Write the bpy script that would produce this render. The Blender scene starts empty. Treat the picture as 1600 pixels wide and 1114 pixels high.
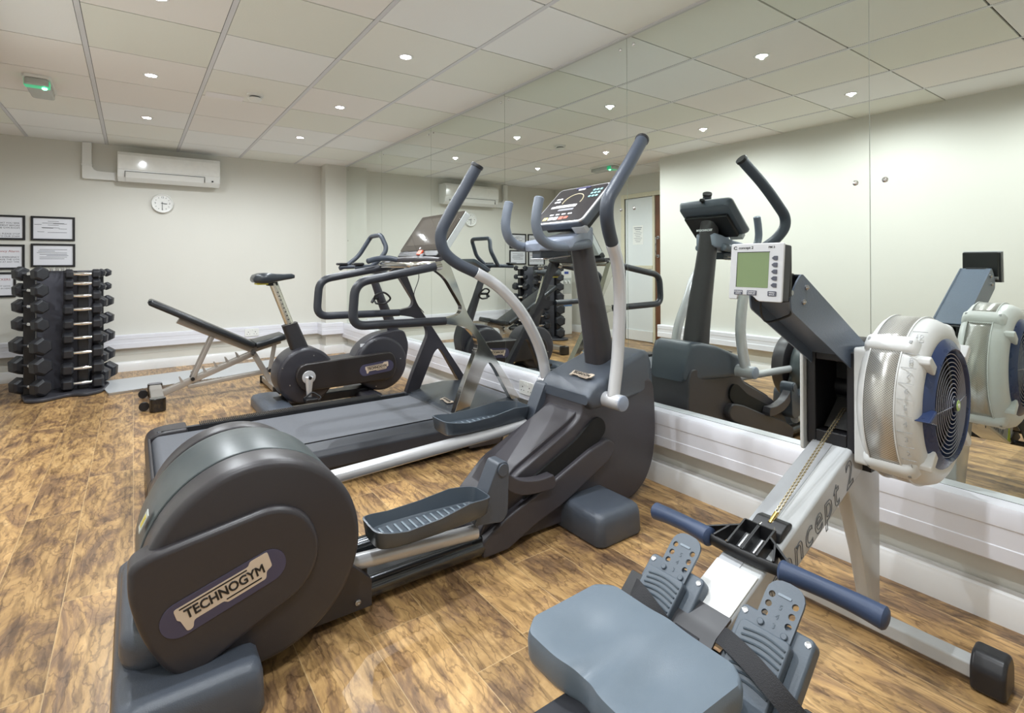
# Hotel gym with a mirrored wall: cross trainer, treadmill, bike, bench, dumbbells and rowing machine.
# World: x towards the mirror wall, y towards the far wall, z up, metres.
import bpy, bmesh, math, random
from mathutils import Vector, Matrix
random.seed(7)
PI = math.pi
SC = bpy.context.scene
COL = SC.collection

# ---------------------------------------------------------------- camera, world, exposure
CAM_H = 1.082
cd = bpy.data.cameras.new('camera'); cam = bpy.data.objects.new('camera', cd); COL.objects.link(cam)
cd.sensor_width = 36.0; cd.lens = 820.1 / 1600 * 36.0
cd.shift_x = (800 - 790.6) / 1600; cd.shift_y = -(557 - 408.85) / 1600
cd.clip_start = 0.05
cam.matrix_world = Matrix(((0.81511638, 0.00142603, -0.57929549, 0.0),
                           (-0.57928262, -0.00509752, -0.81511083, 0.0),
                           (-0.00411534, 0.99998599, -0.003329, CAM_H),
                           (0, 0, 0, 1)))
SC.camera = cam
w = bpy.data.worlds.new('world'); SC.world = w; w.use_nodes = True
w.node_tree.nodes['Background'].inputs[0].default_value = (.9, .92, 1, 1)
w.node_tree.nodes['Background'].inputs[1].default_value = 0.3
SC.view_settings.view_transform = 'Standard'; SC.view_settings.look = 'None'
SC.view_settings.gamma = 1.0; SC.view_settings.use_curve_mapping = False
SC.view_settings.exposure = 0.0
LAMP_POWER = 61.0
LAMP_COLOR = (.90, .955, 1.0)
SC.cycles.max_bounces = 14; SC.cycles.diffuse_bounces = 6; SC.cycles.glossy_bounces = 6
SC.cycles.sample_clamp_indirect = 6.0

ROOM = dict(xm=2.15, xl=-.66, xr=-1.4, yw=6.61, ycorner=3.905, yb=-1.3, h=2.2915)

# ---------------------------------------------------------------- materials
def lin(c):
    if isinstance(c, str):
        c = [int(c[i:i + 2], 16) / 255 for i in (0, 2, 4)]
        return tuple(x / 12.92 if x <= .04045 else ((x + .055) / 1.055) ** 2.4 for x in c)
    return tuple(c)
MATS = {}
def mat(name, col, rough=.5, metal=0.0, var=.06, scale=30, bump=0.0, bscale=200, coat=0.0, spec=.5, emit=None, estr=0, trans=0, alpha=1):
    """procedural principled material: a faint noise in colour and roughness, an optional noise bump"""
    if name in MATS: return MATS[name]
    m = bpy.data.materials.new(name); m.use_nodes = True; MATS[name] = m
    nt = m.node_tree; N = nt.nodes; L = nt.links; b = N['Principled BSDF']
    c = lin(col)
    tc = N.new('ShaderNodeTexCoord')
    nz = N.new('ShaderNodeTexNoise'); nz.inputs['Scale'].default_value = scale; nz.inputs['Detail'].default_value = 3
    L.new(tc.outputs['Object'], nz.inputs['Vector'])
    mx = N.new('ShaderNodeMix'); mx.data_type = 'RGBA'
    mx.inputs['A'].default_value = tuple(x * (1 - var) for x in c) + (1,)
    mx.inputs['B'].default_value = tuple(min(1, x * (1 + var)) for x in c) + (1,)
    L.new(nz.outputs['Fac'], mx.inputs['Factor']); L.new(mx.outputs['Result'], b.inputs['Base Color'])
    mr = N.new('ShaderNodeMapRange'); mr.inputs['To Min'].default_value = max(0, rough - .04); mr.inputs['To Max'].default_value = min(1, rough + .04)
    if rough > .02:
        L.new(nz.outputs['Fac'], mr.inputs['Value']); L.new(mr.outputs['Result'], b.inputs['Roughness'])
    else: b.inputs['Roughness'].default_value = rough
    b.inputs['Metallic'].default_value = metal
    b.inputs['Specular IOR Level'].default_value = spec
    b.inputs['Coat Weight'].default_value = coat
    b.inputs['Transmission Weight'].default_value = trans
    b.inputs['Alpha'].default_value = alpha
    if emit is not None:
        b.inputs['Emission Color'].default_value = lin(emit) + (1,); b.inputs['Emission Strength'].default_value = estr
    if bump:
        n2 = N.new('ShaderNodeTexNoise'); n2.inputs['Scale'].default_value = bscale; n2.inputs['Detail'].default_value = 2
        L.new(tc.outputs['Object'], n2.inputs['Vector'])
        bp = N.new('ShaderNodeBump'); bp.inputs['Strength'].default_value = bump; bp.inputs['Distance'].default_value = .002
        L.new(n2.outputs['Fac'], bp.inputs['Height']); L.new(bp.outputs['Normal'], b.inputs['Normal'])
    return m

# ---------------------------------------------------------------- objects, names, tags
ORG = {}
def link(o): COL.objects.link(o); return o
def tag(o, label=None, cat=None, group=None, kind=None):
    if label: o['label'] = label
    if cat: o['category'] = cat
    if group: o['group'] = group
    if kind: o['kind'] = kind
    return o
def thing(name, loc, label, cat, group=None):
    o = link(bpy.data.objects.new(name, None)); o.location = loc; o.empty_display_size = .1
    ORG[o.name] = Vector(loc)
    return tag(o, label, cat, group)
def fin(name, bm, m, parent=None, bevel=0, seg=3, ang=38, flat=False, origin=None):
    """links a bmesh (world coordinates) as ONE mesh object below its parent"""
    bmesh.ops.recalc_face_normals(bm, faces=bm.faces)
    lim = math.radians(ang)
    for f in bm.faces: f.smooth = not flat
    for e in bm.edges:
        e.smooth = not (len(e.link_faces) == 2 and e.calc_face_angle(0) > lim)
    if parent is not None: org = ORG[parent.name]
    elif origin is not None: org = Vector(origin)
    else:
        xs = [v.co for v in bm.verts]
        org = Vector(((min(v.x for v in xs) + max(v.x for v in xs)) / 2, (min(v.y for v in xs) + max(v.y for v in xs)) / 2, min(v.z for v in xs)))
    bmesh.ops.translate(bm, vec=-org, verts=bm.verts)
    me = bpy.data.meshes.new(name); bm.to_mesh(me); bm.free()
    if isinstance(m, (list, tuple)):
        for k in m: me.materials.append(k)
    else: me.materials.append(m)
    o = link(bpy.data.objects.new(name, me)); ORG[o.name] = org
    if parent is not None: o.parent = parent
    else: o.location = org
    if bevel:
        md = o.modifiers.new('bevel', 'BEVEL'); md.width = bevel; md.segments = seg; md.limit_method = 'ANGLE'; md.angle_limit = math.radians(32)
        md.miter_outer = 'MITER_ARC'
        wn = o.modifiers.new('wn', 'WEIGHTED_NORMAL'); wn.keep_sharp = False; wn.weight = 80
    return o
def structure(name, bm, m, **k):
    o = fin(name, bm, m, **k); o['kind'] = 'structure'; return o

# ---------------------------------------------------------------- shapes (all add to a bmesh in world coordinates)
def NB(): return bmesh.new()
def box(bm, x0, x1, y0, y1, z0, z1, M=None, mi=0):
    c = [(x, y, z) for x in (x0, x1) for y in (y0, y1) for z in (z0, z1)]
    v = [bm.verts.new(M @ Vector(p) if M else p) for p in c]
    for q in ((0, 1, 3, 2), (4, 6, 7, 5), (0, 4, 5, 1), (2, 3, 7, 6), (0, 2, 6, 4), (1, 5, 7, 3)):
        bm.faces.new([v[i] for i in q]).material_index = mi
    return v
def skin(bm, rings, closed=True, caps=True, mi=0):
    vs = [[bm.verts.new(p) for p in r] for r in rings]; n = len(vs[0])
    for a, b in zip(vs, vs[1:]):
        for i in range(n if closed else n - 1):
            j = (i + 1) % n
            try: bm.faces.new((a[i], a[j], b[j], b[i])).material_index = mi
            except ValueError: pass
    if caps:
        for r in (vs[0], vs[-1]):
            try: bm.faces.new(r).material_index = mi
            except ValueError: pass
    return vs
def prism(bm, poly, a, b, plane='xz', M=None, mi=0):
    """polygon extruded between two offsets along the third axis"""
    def P(u, v, t):
        p = {'xz': (u, t, v), 'xy': (u, v, t), 'yz': (t, u, v)}[plane]
        return M @ Vector(p) if M else Vector(p)
    return skin(bm, [[P(u, v, a) for u, v in poly], [P(u, v, b) for u, v in poly]], mi=mi)
def rrect(x0, x1, y0, y1, r, n=4):
    """rounded rectangle outline"""
    pts = []
    for cx, cy, a0 in ((x1 - r, y1 - r, 0), (x0 + r, y1 - r, 90), (x0 + r, y0 + r, 180), (x1 - r, y0 + r, 270)):
        for k in range(n + 1):
            a = math.radians(a0 + 90 * k / n); pts.append((cx + r * math.cos(a), cy + r * math.sin(a)))
    return pts
def round_poly(poly, r, n=4):
    """rounds the corners of a polygon"""
    out = []; N_ = len(poly)
    for i in range(N_):
        p = Vector(poly[i]); a = Vector(poly[i - 1]); b = Vector(poly[(i + 1) % N_])
        rr = r[i] if hasattr(r, '__len__') else r
        da, db = (a - p), (b - p); la, lb = da.length, db.length
        if rr <= 0 or la < 1e-6 or lb < 1e-6: out.append(tuple(p)); continue
        t = min(rr, la * .48, lb * .48); A = p + da / la * t; B = p + db / lb * t
        for k in range(n + 1):
            s = k / n; out.append(tuple(A * (1 - s) ** 2 + p * 2 * s * (1 - s) + B * s * s))
    return out
def fillet(pts, r, n=6):
    """rounds the corners of an open 3-D polyline"""
    pts = [Vector(p) for p in pts]; out = [pts[0]]
    for i in range(1, len(pts) - 1):
        p = pts[i]; da = pts[i - 1] - p; db = pts[i + 1] - p
        t = min(r, da.length * .48, db.length * .48); A = p + da.normalized() * t; B = p + db.normalized() * t
        for k in range(n + 1):
            s = k / n; out.append(A * (1 - s) ** 2 + p * 2 * s * (1 - s) + B * s * s)
    out.append(pts[-1]); return out
def spline(pts, n=6):
    """Catmull-Rom through the points"""
    P = [Vector(p) for p in pts]; P = [P[0] * 2 - P[1]] + P + [P[-1] * 2 - P[-2]]; out = []
    for i in range(1, len(P) - 2):
        for k in range(n):
            t = k / n; a, b, c, d = P[i - 1:i + 3]
            out.append(.5 * ((2 * b) + (c - a) * t + (2 * a - 5 * b + 4 * c - d) * t * t + (3 * b - a - 3 * c + d) * t ** 3))
    out.append(P[-2]); return out
def tube(bm, pts, r, seg=16, up=None, sx=1.0, sy=1.0, closed=False, dome=True, mi=0):
    """sweep of a circle or ellipse; r may be a list; with `up` the second axis of the section stays near up"""
    pts = [Vector(p) for p in pts]; n = len(pts); rings = []
    rad = r if hasattr(r, '__len__') else [r] * n
    if len(rad) != n: rad = [rad[0] + (rad[-1] - rad[0]) * i / (n - 1) for i in range(n)]
    N0 = None
    for i, p in enumerate(pts):
        if closed: t = pts[(i + 1) % n] - pts[i - 1]
        else: t = (pts[min(i + 1, n - 1)] - pts[max(i - 1, 0)])
        t.normalize()
        if up is not None: a = Vector(up).cross(t)
        elif N0 is None: a = (Vector((0, 0, 1)) if abs(t.z) < .9 else Vector((1, 0, 0))).cross(t)
        else: a = N0 - t * N0.dot(t)
        if a.length < 1e-6: a = Vector((1, 0, 0))
        a.normalize(); N0 = a; b = t.cross(a)
        def ring(c, q): return [c + a * (math.cos(2 * PI * k / seg) * q * sx) + b * (math.sin(2 * PI * k / seg) * q * sy) for k in range(seg)]
        if dome and not closed and i == 0:
            rings += [ring(p - t * rad[0] * .32 * s2, rad[0] * c2) for c2, s2 in ((.45, 1), (.82, .65))]
        rings.append(ring(p, rad[i]))
        if dome and not closed and i == n - 1:
            rings += [ring(p + t * rad[-1] * .32 * s2, rad[-1] * c2) for c2, s2 in ((.82, .65), (.45, 1))]
    if closed: rings.append(rings[0])
    if closed:
        vs = [[bm.verts.new(q) for q in rg] for rg in rings[:-1]]
        for i in range(n):
            A, B = vs[i], vs[(i + 1) % n]
            for k in range(seg):
                j = (k + 1) % seg; bm.faces.new((A[k], A[j], B[j], B[k])).material_index = mi
    else: skin(bm, rings, mi=mi)
def lathe(bm, prof, c, axis='z', seg=32, mi=0, M=None, ring=False):
    """profile [(radius, height)] turned about an axis through c"""
    c = Vector(c); rings = []
    for r, h in prof:
        rg = []
        for k in range(seg):
            a = 2 * PI * k / seg; u, v = r * math.cos(a), r * math.sin(a)
            p = {'z': Vector((u, v, h)), 'y': Vector((u, h, v)), 'x': Vector((h, u, v))}[axis]
            rg.append((M @ p if M else p) + c)
        rings.append(rg)
    if ring:
        skin(bm, rings + [rings[0]], caps=False, mi=mi); bmesh.ops.remove_doubles(bm, verts=bm.verts, dist=1e-6)
    else: skin(bm, rings, mi=mi)
def cyl(bm, a, b, r, seg=24, r2=None, mi=0): tube(bm, [a, b], [r, r2 or r], seg, dome=False, mi=mi)
def frame_matrix(o, xd, yd):
    xd = Vector(xd).normalized(); yd = Vector(yd); yd = (yd - xd * yd.dot(xd)).normalized(); zd = xd.cross(yd)
    return Matrix(((xd.x, yd.x, zd.x, o[0]), (xd.y, yd.y, zd.y, o[1]), (xd.z, yd.z, zd.z, o[2]), (0, 0, 0, 1)))
def letters(name, body, o, xd, yd, size, m, parent, depth=.0012, bold=0.0, shear=0.0, space=1.0, align='CENTER', squash=1.0, outline=False, thick=0):
    """raised lettering standing on the plane through o spanned by xd (reading direction) and yd (up)"""
    cu = bpy.data.curves.new(name, 'FONT'); cu.body = body; cu.size = size; cu.align_x = align; cu.align_y = 'CENTER'
    cu.offset = bold; cu.extrude = depth / 2; cu.shear = shear; cu.space_character = space; cu.resolution_u = 3
    if thick: cu.bevel_depth = thick; cu.bevel_resolution = 0
    if outline: cu.fill_mode = 'NONE'; cu.extrude = 0; cu.bevel_depth = outline; cu.bevel_resolution = 1
    to = bpy.data.objects.new('t', cu); COL.objects.link(to)
    dg = bpy.context.evaluated_depsgraph_get(); me = bpy.data.meshes.new_from_object(to.evaluated_get(dg))
    bpy.data.objects.remove(to); bpy.data.curves.remove(cu)
    bm = NB(); bm.from_mesh(me); bpy.data.meshes.remove(me)
    if squash != 1: bmesh.ops.scale(bm, vec=(squash, 1, 1), verts=bm.verts)
    bm.transform(frame_matrix(o, xd, yd))
    return fin(name, bm, m, parent, flat=True)
def copy_tree(o, parent=None):
    c = o.copy(); COL.objects.link(c)
    if parent is not None: c.parent = parent
    ORG[c.name] = ORG[o.name].copy()
    for ch in [k for k in COL.objects if k.parent == o]: copy_tree(ch, c)
    return c

# ---------------------------------------------------------------- setting materials
def wall_material():
    m = mat('cream_paint', 'd2d0c8', .55, var=.02, scale=2, bump=.12, bscale=60); return m
M_WALL = wall_material()
M_SKIRT = mat('white_gloss_paint', 'e6e6e6', .25, var=.02, coat=.2)
M_TRUNK = mat('white_plastic_trunking', 'dfdfe6', .3, var=.02)
M_WHITEP = mat('white_plastic', 'e2e2df', .3, var=.02)
M_DARKGAP = mat('ceiling_joint_shade', '1c1a17', .9)
M_TEE = mat('ceiling_tee', 'd2d2d6', .45, var=.03)
M_BLACKF = mat('black_frame', '17171a', .35)
M_CHROME = mat('chrome', 'e4e4e6', .08, 1.0, var=.02)
M_STEEL = mat('brushed_steel', 'b8b9bb', .28, 1.0, var=.05)

def floor_material():
    m = bpy.data.materials.new('walnut_vinyl_planks'); m.use_nodes = True; nt = m.node_tree; N = nt.nodes; L = nt.links; b = N['Principled BSDF']
    geo = N.new('ShaderNodeTexCoord')
    sep = N.new('ShaderNodeSeparateXYZ'); L.new(geo.outputs['Object'], sep.inputs[0])
    def math_(op, a, b_=None, c=None):
        n = N.new('ShaderNodeMath'); n.operation = op
        for i, v in enumerate((a, b_, c)):
            if v is None: continue
            if isinstance(v, (int, float)): n.inputs[i].default_value = v
            else: L.new(v, n.inputs[i])
        return n.outputs[0]
    PW, PL = .185, 1.22
    u = math_('DIVIDE', sep.outputs['X'], PW); col = math_('FLOOR', u); fu = math_('FRACT', u)
    wn1 = N.new('ShaderNodeTexWhiteNoise'); wn1.noise_dimensions = '1D'; L.new(col, wn1.inputs['W'])
    v = math_('ADD', math_('DIVIDE', sep.outputs['Y'], PL), math_('MULTIPLY', wn1.outputs['Value'], 7.3)); row = math_('FLOOR', v); fv = math_('FRACT', v)
    cb = N.new('ShaderNodeCombineXYZ'); L.new(col, cb.inputs[0]); L.new(row, cb.inputs[1])
    wn = N.new('ShaderNodeTexWhiteNoise'); wn.noise_dimensions = '3D'; L.new(cb.outputs[0], wn.inputs['Vector'])
    # grain coordinates stretched along the plank and shifted per plank
    off = N.new('ShaderNodeVectorMath'); off.operation = 'MULTIPLY_ADD'
    L.new(wn.outputs['Color'], off.inputs[0]); off.inputs[1].default_value = (9, 9, 9); L.new(geo.outputs['Object'], off.inputs[2])
    mp = N.new('ShaderNodeMapping'); mp.inputs['Scale'].default_value = (1.0, .38, 1); L.new(off.outputs[0], mp.inputs[0])
    n1 = N.new('ShaderNodeTexNoise'); n1.inputs['Scale'].default_value = 6.5; n1.inputs['Detail'].default_value = 9; n1.inputs['Roughness'].default_value = .68; n1.inputs['Distortion'].default_value = 1.8
    L.new(mp.outputs[0], n1.inputs['Vector'])
    n2 = N.new('ShaderNodeTexWave'); n2.bands_direction = 'X'; n2.inputs['Scale'].default_value = 7.5; n2.inputs['Distortion'].default_value = 22; n2.inputs['Detail'].default_value = 5; n2.inputs['Detail Scale'].default_value = 1.6
    L.new(mp.outputs[0], n2.inputs['Vector'])
    n3 = N.new('ShaderNodeTexNoise'); n3.inputs['Scale'].default_value = 60; n3.inputs['Detail'].default_value = 4
    mp3 = N.new('ShaderNodeMapping'); mp3.inputs['Scale'].default_value = (1.0, .12, 1); L.new(off.outputs[0], mp3.inputs[0]); L.new(mp3.outputs[0], n3.inputs['Vector'])
    r1 = N.new('ShaderNodeValToRGB'); e = r1.color_ramp.elements
    e[0].position = .27; e[0].color = lin('645040') + (1,); e[1].position = .74; e[1].color = lin('dcb985') + (1,)
    k = e.new(.43); k.color = lin('907050') + (1,); k = e.new(.53); k.color = lin('b8925f') + (1,); k = e.new(.63); k.color = lin('cba46e') + (1,)
    L.new(n1.outputs['Fac'], r1.inputs[0])
    # fine dark veins
    r2 = N.new('ShaderNodeValToRGB'); e = r2.color_ramp.elements; e[0].position = .0; e[0].color = (.40, .37, .40, 1); e[1].position = .12; e[1].color = (1, 1, 1, 1)
    L.new(n2.outputs['Fac'], r2.inputs[0])
    mxa = N.new('ShaderNodeMix'); mxa.data_type = 'RGBA'; mxa.blend_type = 'MULTIPLY'; mxa.inputs['Factor'].default_value = .6
    L.new(r1.outputs[0], mxa.inputs['A']); L.new(r2.outputs[0], mxa.inputs['B'])
    r3 = N.new('ShaderNodeValToRGB'); e = r3.color_ramp.elements; e[0].position = .38; e[0].color = (.36, .33, .34, 1); e[1].position = .50; e[1].color = (1, 1, 1, 1)
    L.new(n3.outputs['Fac'], r3.inputs[0])
    mxb = N.new('ShaderNodeMix'); mxb.data_type = 'RGBA'; mxb.blend_type = 'MULTIPLY'; mxb.inputs['Factor'].default_value = .58
    L.new(mxa.outputs['Result'], mxb.inputs['A']); L.new(r3.outputs[0], mxb.inputs['B'])
    # per plank tone
    hv = N.new('ShaderNodeHueSaturation'); L.new(mxb.outputs['Result'], hv.inputs['Color'])
    L.new(math_('MULTIPLY_ADD', wn.outputs['Value'], .38, .80), hv.inputs['Value'])
    hv.inputs['Saturation'].default_value = .98
    # seams
    du = math_('MULTIPLY', math_('MINIMUM', fu, math_('SUBTRACT', 1, fu)), PW); dv = math_('MULTIPLY', math_('MINIMUM', fv, math_('SUBTRACT', 1, fv)), PL)
    seam = math_('LESS_THAN', math_('MINIMUM', du, dv), .0012)
    mxc = N.new('ShaderNodeMix'); mxc.data_type = 'RGBA'; mxc.inputs['B'].default_value = lin('d8bb8c') + (1,)
    L.new(math_('MULTIPLY', seam, .55), mxc.inputs['Factor']); L.new(hv.outputs[0], mxc.inputs['A'])
    L.new(mxc.outputs['Result'], b.inputs['Base Color'])
    rr = N.new('ShaderNodeMapRange'); rr.inputs['To Min'].default_value = .42; rr.inputs['To Max'].default_value = .28; L.new(n1.outputs['Fac'], rr.inputs['Value']); L.new(rr.outputs[0], b.inputs['Roughness'])
    b.inputs['Specular IOR Level'].default_value = .45
    bp = N.new('ShaderNodeBump'); bp.inputs['Strength'].default_value = .18; bp.inputs['Distance'].default_value = .002; L.new(n3.outputs['Fac'], bp.inputs['Height']); L.new(bp.outputs[0], b.inputs['Normal'])
    return m
def tile_material():
    m = bpy.data.materials.new('ceiling_tile'); m.use_nodes = True; nt = m.node_tree; N = nt.nodes; L = nt.links; b = N['Principled BSDF']
    tc = N.new('ShaderNodeTexCoord'); mp = N.new('ShaderNodeMapping'); mp.inputs['Location'].default_value = (.2109 / .6, -2.4922 / .6 + 10, 0); mp.inputs['Scale'].default_value = (1 / .6, 1 / .6, 0)
    L.new(tc.outputs['Object'], mp.inputs[0])
    fl = N.new('ShaderNodeVectorMath'); fl.operation = 'FLOOR'; L.new(mp.outputs[0], fl.inputs[0])
    wn = N.new('ShaderNodeTexWhiteNoise'); wn.noise_dimensions = '3D'; L.new(fl.outputs[0], wn.inputs['Vector'])
    r = N.new('ShaderNodeValToRGB'); r.color_ramp.interpolation = 'CONSTANT'; e = r.color_ramp.elements
    e[0].position = 0; e[0].color = lin('eceded') + (1,); e[1].position = .45; e[1].color = lin('e9e9e3') + (1,)
    k = e.new(.62); k.color = lin('ebe8e5') + (1,); k = e.new(.78); k.color = lin('e4e5dd') + (1,)
    L.new(wn.outputs['Value'], r.inputs[0]); L.new(r.outputs[0], b.inputs['Base Color']); b.inputs['Roughness'].default_value = .8
    nz = N.new('ShaderNodeTexNoise'); nz.inputs['Scale'].default_value = 180; L.new(tc.outputs['Object'], nz.inputs['Vector'])
    bp = N.new('ShaderNodeBump'); bp.inputs['Strength'].default_value = .25; bp.inputs['Distance'].default_value = .002; L.new(nz.outputs['Fac'], bp.inputs['Height']); L.new(bp.outputs[0], b.inputs['Normal'])
    return m
def mirror_material():
    m = bpy.data.materials.new('silvered_mirror'); m.use_nodes = True; b = m.node_tree.nodes['Principled BSDF']
    N = m.node_tree.nodes; nz = N.new('ShaderNodeTexNoise'); nz.inputs['Scale'].default_value = .8
    mx = N.new('ShaderNodeMix'); mx.data_type = 'RGBA'; mx.inputs['A'].default_value = (.79, .835, .79, 1); mx.inputs['B'].default_value = (.81, .85, .81, 1)
    m.node_tree.links.new(nz.outputs['Fac'], mx.inputs['Factor']); m.node_tree.links.new(mx.outputs['Result'], b.inputs['Base Color'])
    b.inputs['Metallic'].default_value = 1; b.inputs['Roughness'].default_value = 0.0; return m
M_FLOOR, M_TILE, M_MIRROR = floor_material(), tile_material(), mirror_material()
M_WOOD = None
def wood_material():
    m = bpy.data.materials.new('dark_wood_veneer'); m.use_nodes = True; nt = m.node_tree; N = nt.nodes; L = nt.links; b = N['Principled BSDF']
    tc = N.new('ShaderNodeTexCoord'); mp = N.new('ShaderNodeMapping'); mp.inputs['Scale'].default_value = (8, 8, .7); L.new(tc.outputs['Object'], mp.inputs[0])
    n = N.new('ShaderNodeTexNoise'); n.inputs['Scale'].default_value = 6; n.inputs['Detail'].default_value = 6; L.new(mp.outputs[0], n.inputs['Vector'])
    r = N.new('ShaderNodeValToRGB'); r.color_ramp.elements[0].color = lin('3c2317') + (1,); r.color_ramp.elements[1].color = lin('8a5c41') + (1,)
    L.new(n.outputs['Fac'], r.inputs[0]); L.new(r.outputs[0], b.inputs['Base Color']); b.inputs['Roughness'].default_value = .35
    return m
M_WOOD = wood_material()

# ---------------------------------------------------------------- room shell
R_ = ROOM; H = R_['h']
bm = NB(); box(bm, -1.5, 2.3, -1.4, 6.75, -.06, 0); structure('floor', bm, M_FLOOR, origin=(0, 0, 0))
bm = NB()      # ceiling: suspended tiles with open joints, dark-coloured sheet above
x = -.2109 - .6 * 3
xs = [-.2109 + .6 * i for i in range(-3, 5)]; ys = [2.4922 + .6 * j for j in range(-7, 8)]
for xa in xs:
    for ya in ys:
        x0, x1 = max(xa, -1.5) + .014, min(xa + .6, 2.3) - .014; y0, y1 = max(ya, -1.4) + .0048, min(ya + .6, 6.75) - .0048
        if x1 - x0 < .02 or y1 - y0 < .02: continue
        box(bm, x0, x1, y0, y1, H, H + .012)
ceil = structure('ceiling', bm, M_TILE, origin=(0, 0, 0))
bm = NB(); box(bm, -1.5, 2.3, -1.4, 6.75, H + .022, H + .05); structure('trim_1', bm, M_DARKGAP, origin=(0, 0, 0))  # dark colour of this sheet stands in for the shade inside the joints
bm = NB()
for xa in xs:
    if -1.45 < xa < 2.2: box(bm, xa - .0115, xa + .0115, -1.3, 6.61, H - .0015, H + .002); box(bm, xa - .003, xa + .003, -1.3, 6.61, H + .002, H + .022)
structure('trim_2', bm, M_TEE, origin=(0, 0, 0))
T = .1
bm = NB(); box(bm, R_['xr'] - T, 2.3, 6.61, 6.61 + T, 0, H + .05)
box(bm, 1.895, 2.3, 6.42, 6.615, 0, H + .05); structure('wall_far', bm, M_WALL)
bm = NB(); box(bm, R_['xm'] + .006, R_['xm'] + T, -1.4, 6.61, 0, H + .05); structure('wall_mirror_side', bm, M_WALL)
bm = NB()
box(bm, R_['xr'] - T, R_['xl'], -1.4, R_['ycorner'], 0, H + .05); structure('wall_left', bm, M_WALL)
bm = NB()
DY0, DY1, DZ = 4.02, 5.10, 1.985
box(bm, R_['xr'] - T, R_['xr'], R_['ycorner'], DY0, 0, H + .05); box(bm, R_['xr'] - T, R_['xr'], DY1, 6.61, 0, H + .05); box(bm, R_['xr'] - T, R_['xr'], DY0, DY1, DZ, H + .05)
structure('wall_recess', bm, M_WALL)
bm = NB(); box(bm, R_['xl'], 2.3, -1.4, -1.3, 0, H + .05); structure('wall_back', bm, M_WALL)

def skirt_profile(h=.095, t=.022): return [(0, 0), (t, 0), (t, h - .02), (t - .004, h - .012), (t - .006, h - .003), (t * .45, h), (0, h)]
def run(name, prof, pts, m):
    """profile (offset from the wall, height) carried along a plan path of (x, y); the room lies to the left of the path"""
    bm = NB(); rings = []; n = len(pts)
    for i, p in enumerate(pts):
        p = Vector(p); d0 = (Vector(pts[i]) - Vector(pts[i - 1])).normalized() if i else (Vector(pts[1]) - p).normalized()
        d1 = (Vector(pts[i + 1]) - p).normalized() if i < n - 1 else d0
        n0, n1 = Vector((-d0.y, d0.x)), Vector((-d1.y, d1.x)); nn = (n0 + n1).normalized(); k = 1 / max(.3, nn.dot(n0))
        rings.append([Vector((p.x + nn.x * k * o, p.y + nn.y * k * o, z)) for o, z in prof])
    skin(bm, rings); return structure(name, bm, m, ang=30)
farpath = [(2.15, -1.3), (2.15, 6.42), (1.895, 6.42), (1.895, 6.61), (-1.4, 6.61)]
sk = skirt_profile(); sk = [(o + (.028 if o > 0 else 0), z) for o, z in sk]
run('baseboard_right', sk, farpath[:2], M_SKIRT)
run('baseboard_far', skirt_profile(.1, .03), [(2.12, 6.42), (1.895, 6.42), (1.895, 6.61), (-1.4, 6.61)], M_SKIRT)
run('baseboard_left', skirt_profile(.11, .02), [(-1.4, 6.61), (-1.4, DY1 + .07)], M_SKIRT)
run('baseboard_left_near', skirt_profile(.11, .02), [(-.66, 3.9), (-.66, -1.3)], M_SKIRT)
TR = [(0, .19), (.062, .19), (.068, .196), (.068, .238), (.0655, .241), (.0655, .296), (.068, .299), (.068, .346), (.062, .358), (0, .358)]
run('trim_3', TR, [(2.15, -1.3), (2.15, 6.42)], M_TRUNK)
TF = [(0, .235), (.06, .235), (.066, .241), (.066, .29), (.0635, .293), (.0635, .33), (.066, .333), (.066, .368), (.06, .374), (0, .374)]
run('trim_4', TF, [(2.085, 6.42), (1.895, 6.42), (1.895, 6.61), (-1.4, 6.61)], M_TRUNK)
run('trim_5', TF, [(-.66, 3.9), (-.66, -1.3)], M_TRUNK)
# light beads along the trunking steps under the far trunking (boxed pipe ledge)
run('trim_6', [(0, .1), (.012, .1), (.012, .17), (0, .17)], [(1.895, 6.61), (-1.4, 6.61)], M_WALL)

# mirror panels: top gap to the ceiling tiles, bottom on the trunking
MY = [.775 + 1.1296 * k for k in range(-2, 5)] + [6.42]
PL = ['nearest the rowing machine at the right edge', 'behind the rowing machine flywheel', 'behind the cross trainer console', 'behind the treadmill screen',
      'just left of the treadmill screen', 'beyond the bike handlebar', 'at the far corner beside the white pillar']
LBL = ['tall frameless mirror panel nearest the camera past the rowing machine', 'tall mirror panel reflecting the rower flywheel at the photo right edge',
       'tall mirror panel behind the rower monitor and raised arm', 'tall mirror panel directly behind the cross trainer console',
       'tall mirror panel behind the far moving handle of the cross trainer', 'tall mirror panel behind the treadmill screen',
       'narrowest looking mirror panel beside the far corner pillar']
for i in range(len(MY) - 1):
    y0, y1 = MY[i] + .0012, MY[i + 1] - .0012
    bm = NB(); box(bm, 2.15, 2.155, y0, y1, .3595, H - .004)
    o = fin('mirror_panel', bm, M_MIRROR, origin=(2.15, (y0 + y1) / 2, .3595)); tag(o, LBL[i], 'mirror', 'mirror panels along the right wall')
    for yy in (y0 + .045, y1 - .045):
        for zz in (2.235, 1.37, .42):
            if abs(zz - .42) < .01: continue
            b2 = NB(); lathe(b2, [(.0095, 0), (.0095, -.002), (.006, -.005), (.001, -.006)], (2.15, yy, zz), 'x', 16); fin('screw_cap', b2, M_CHROME, o)
bm = NB(); box(bm, 2.135, 2.156, -1.3, 6.42, H - .006, H - .0005); structure('trim_7', bm, M_TEE)

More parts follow.
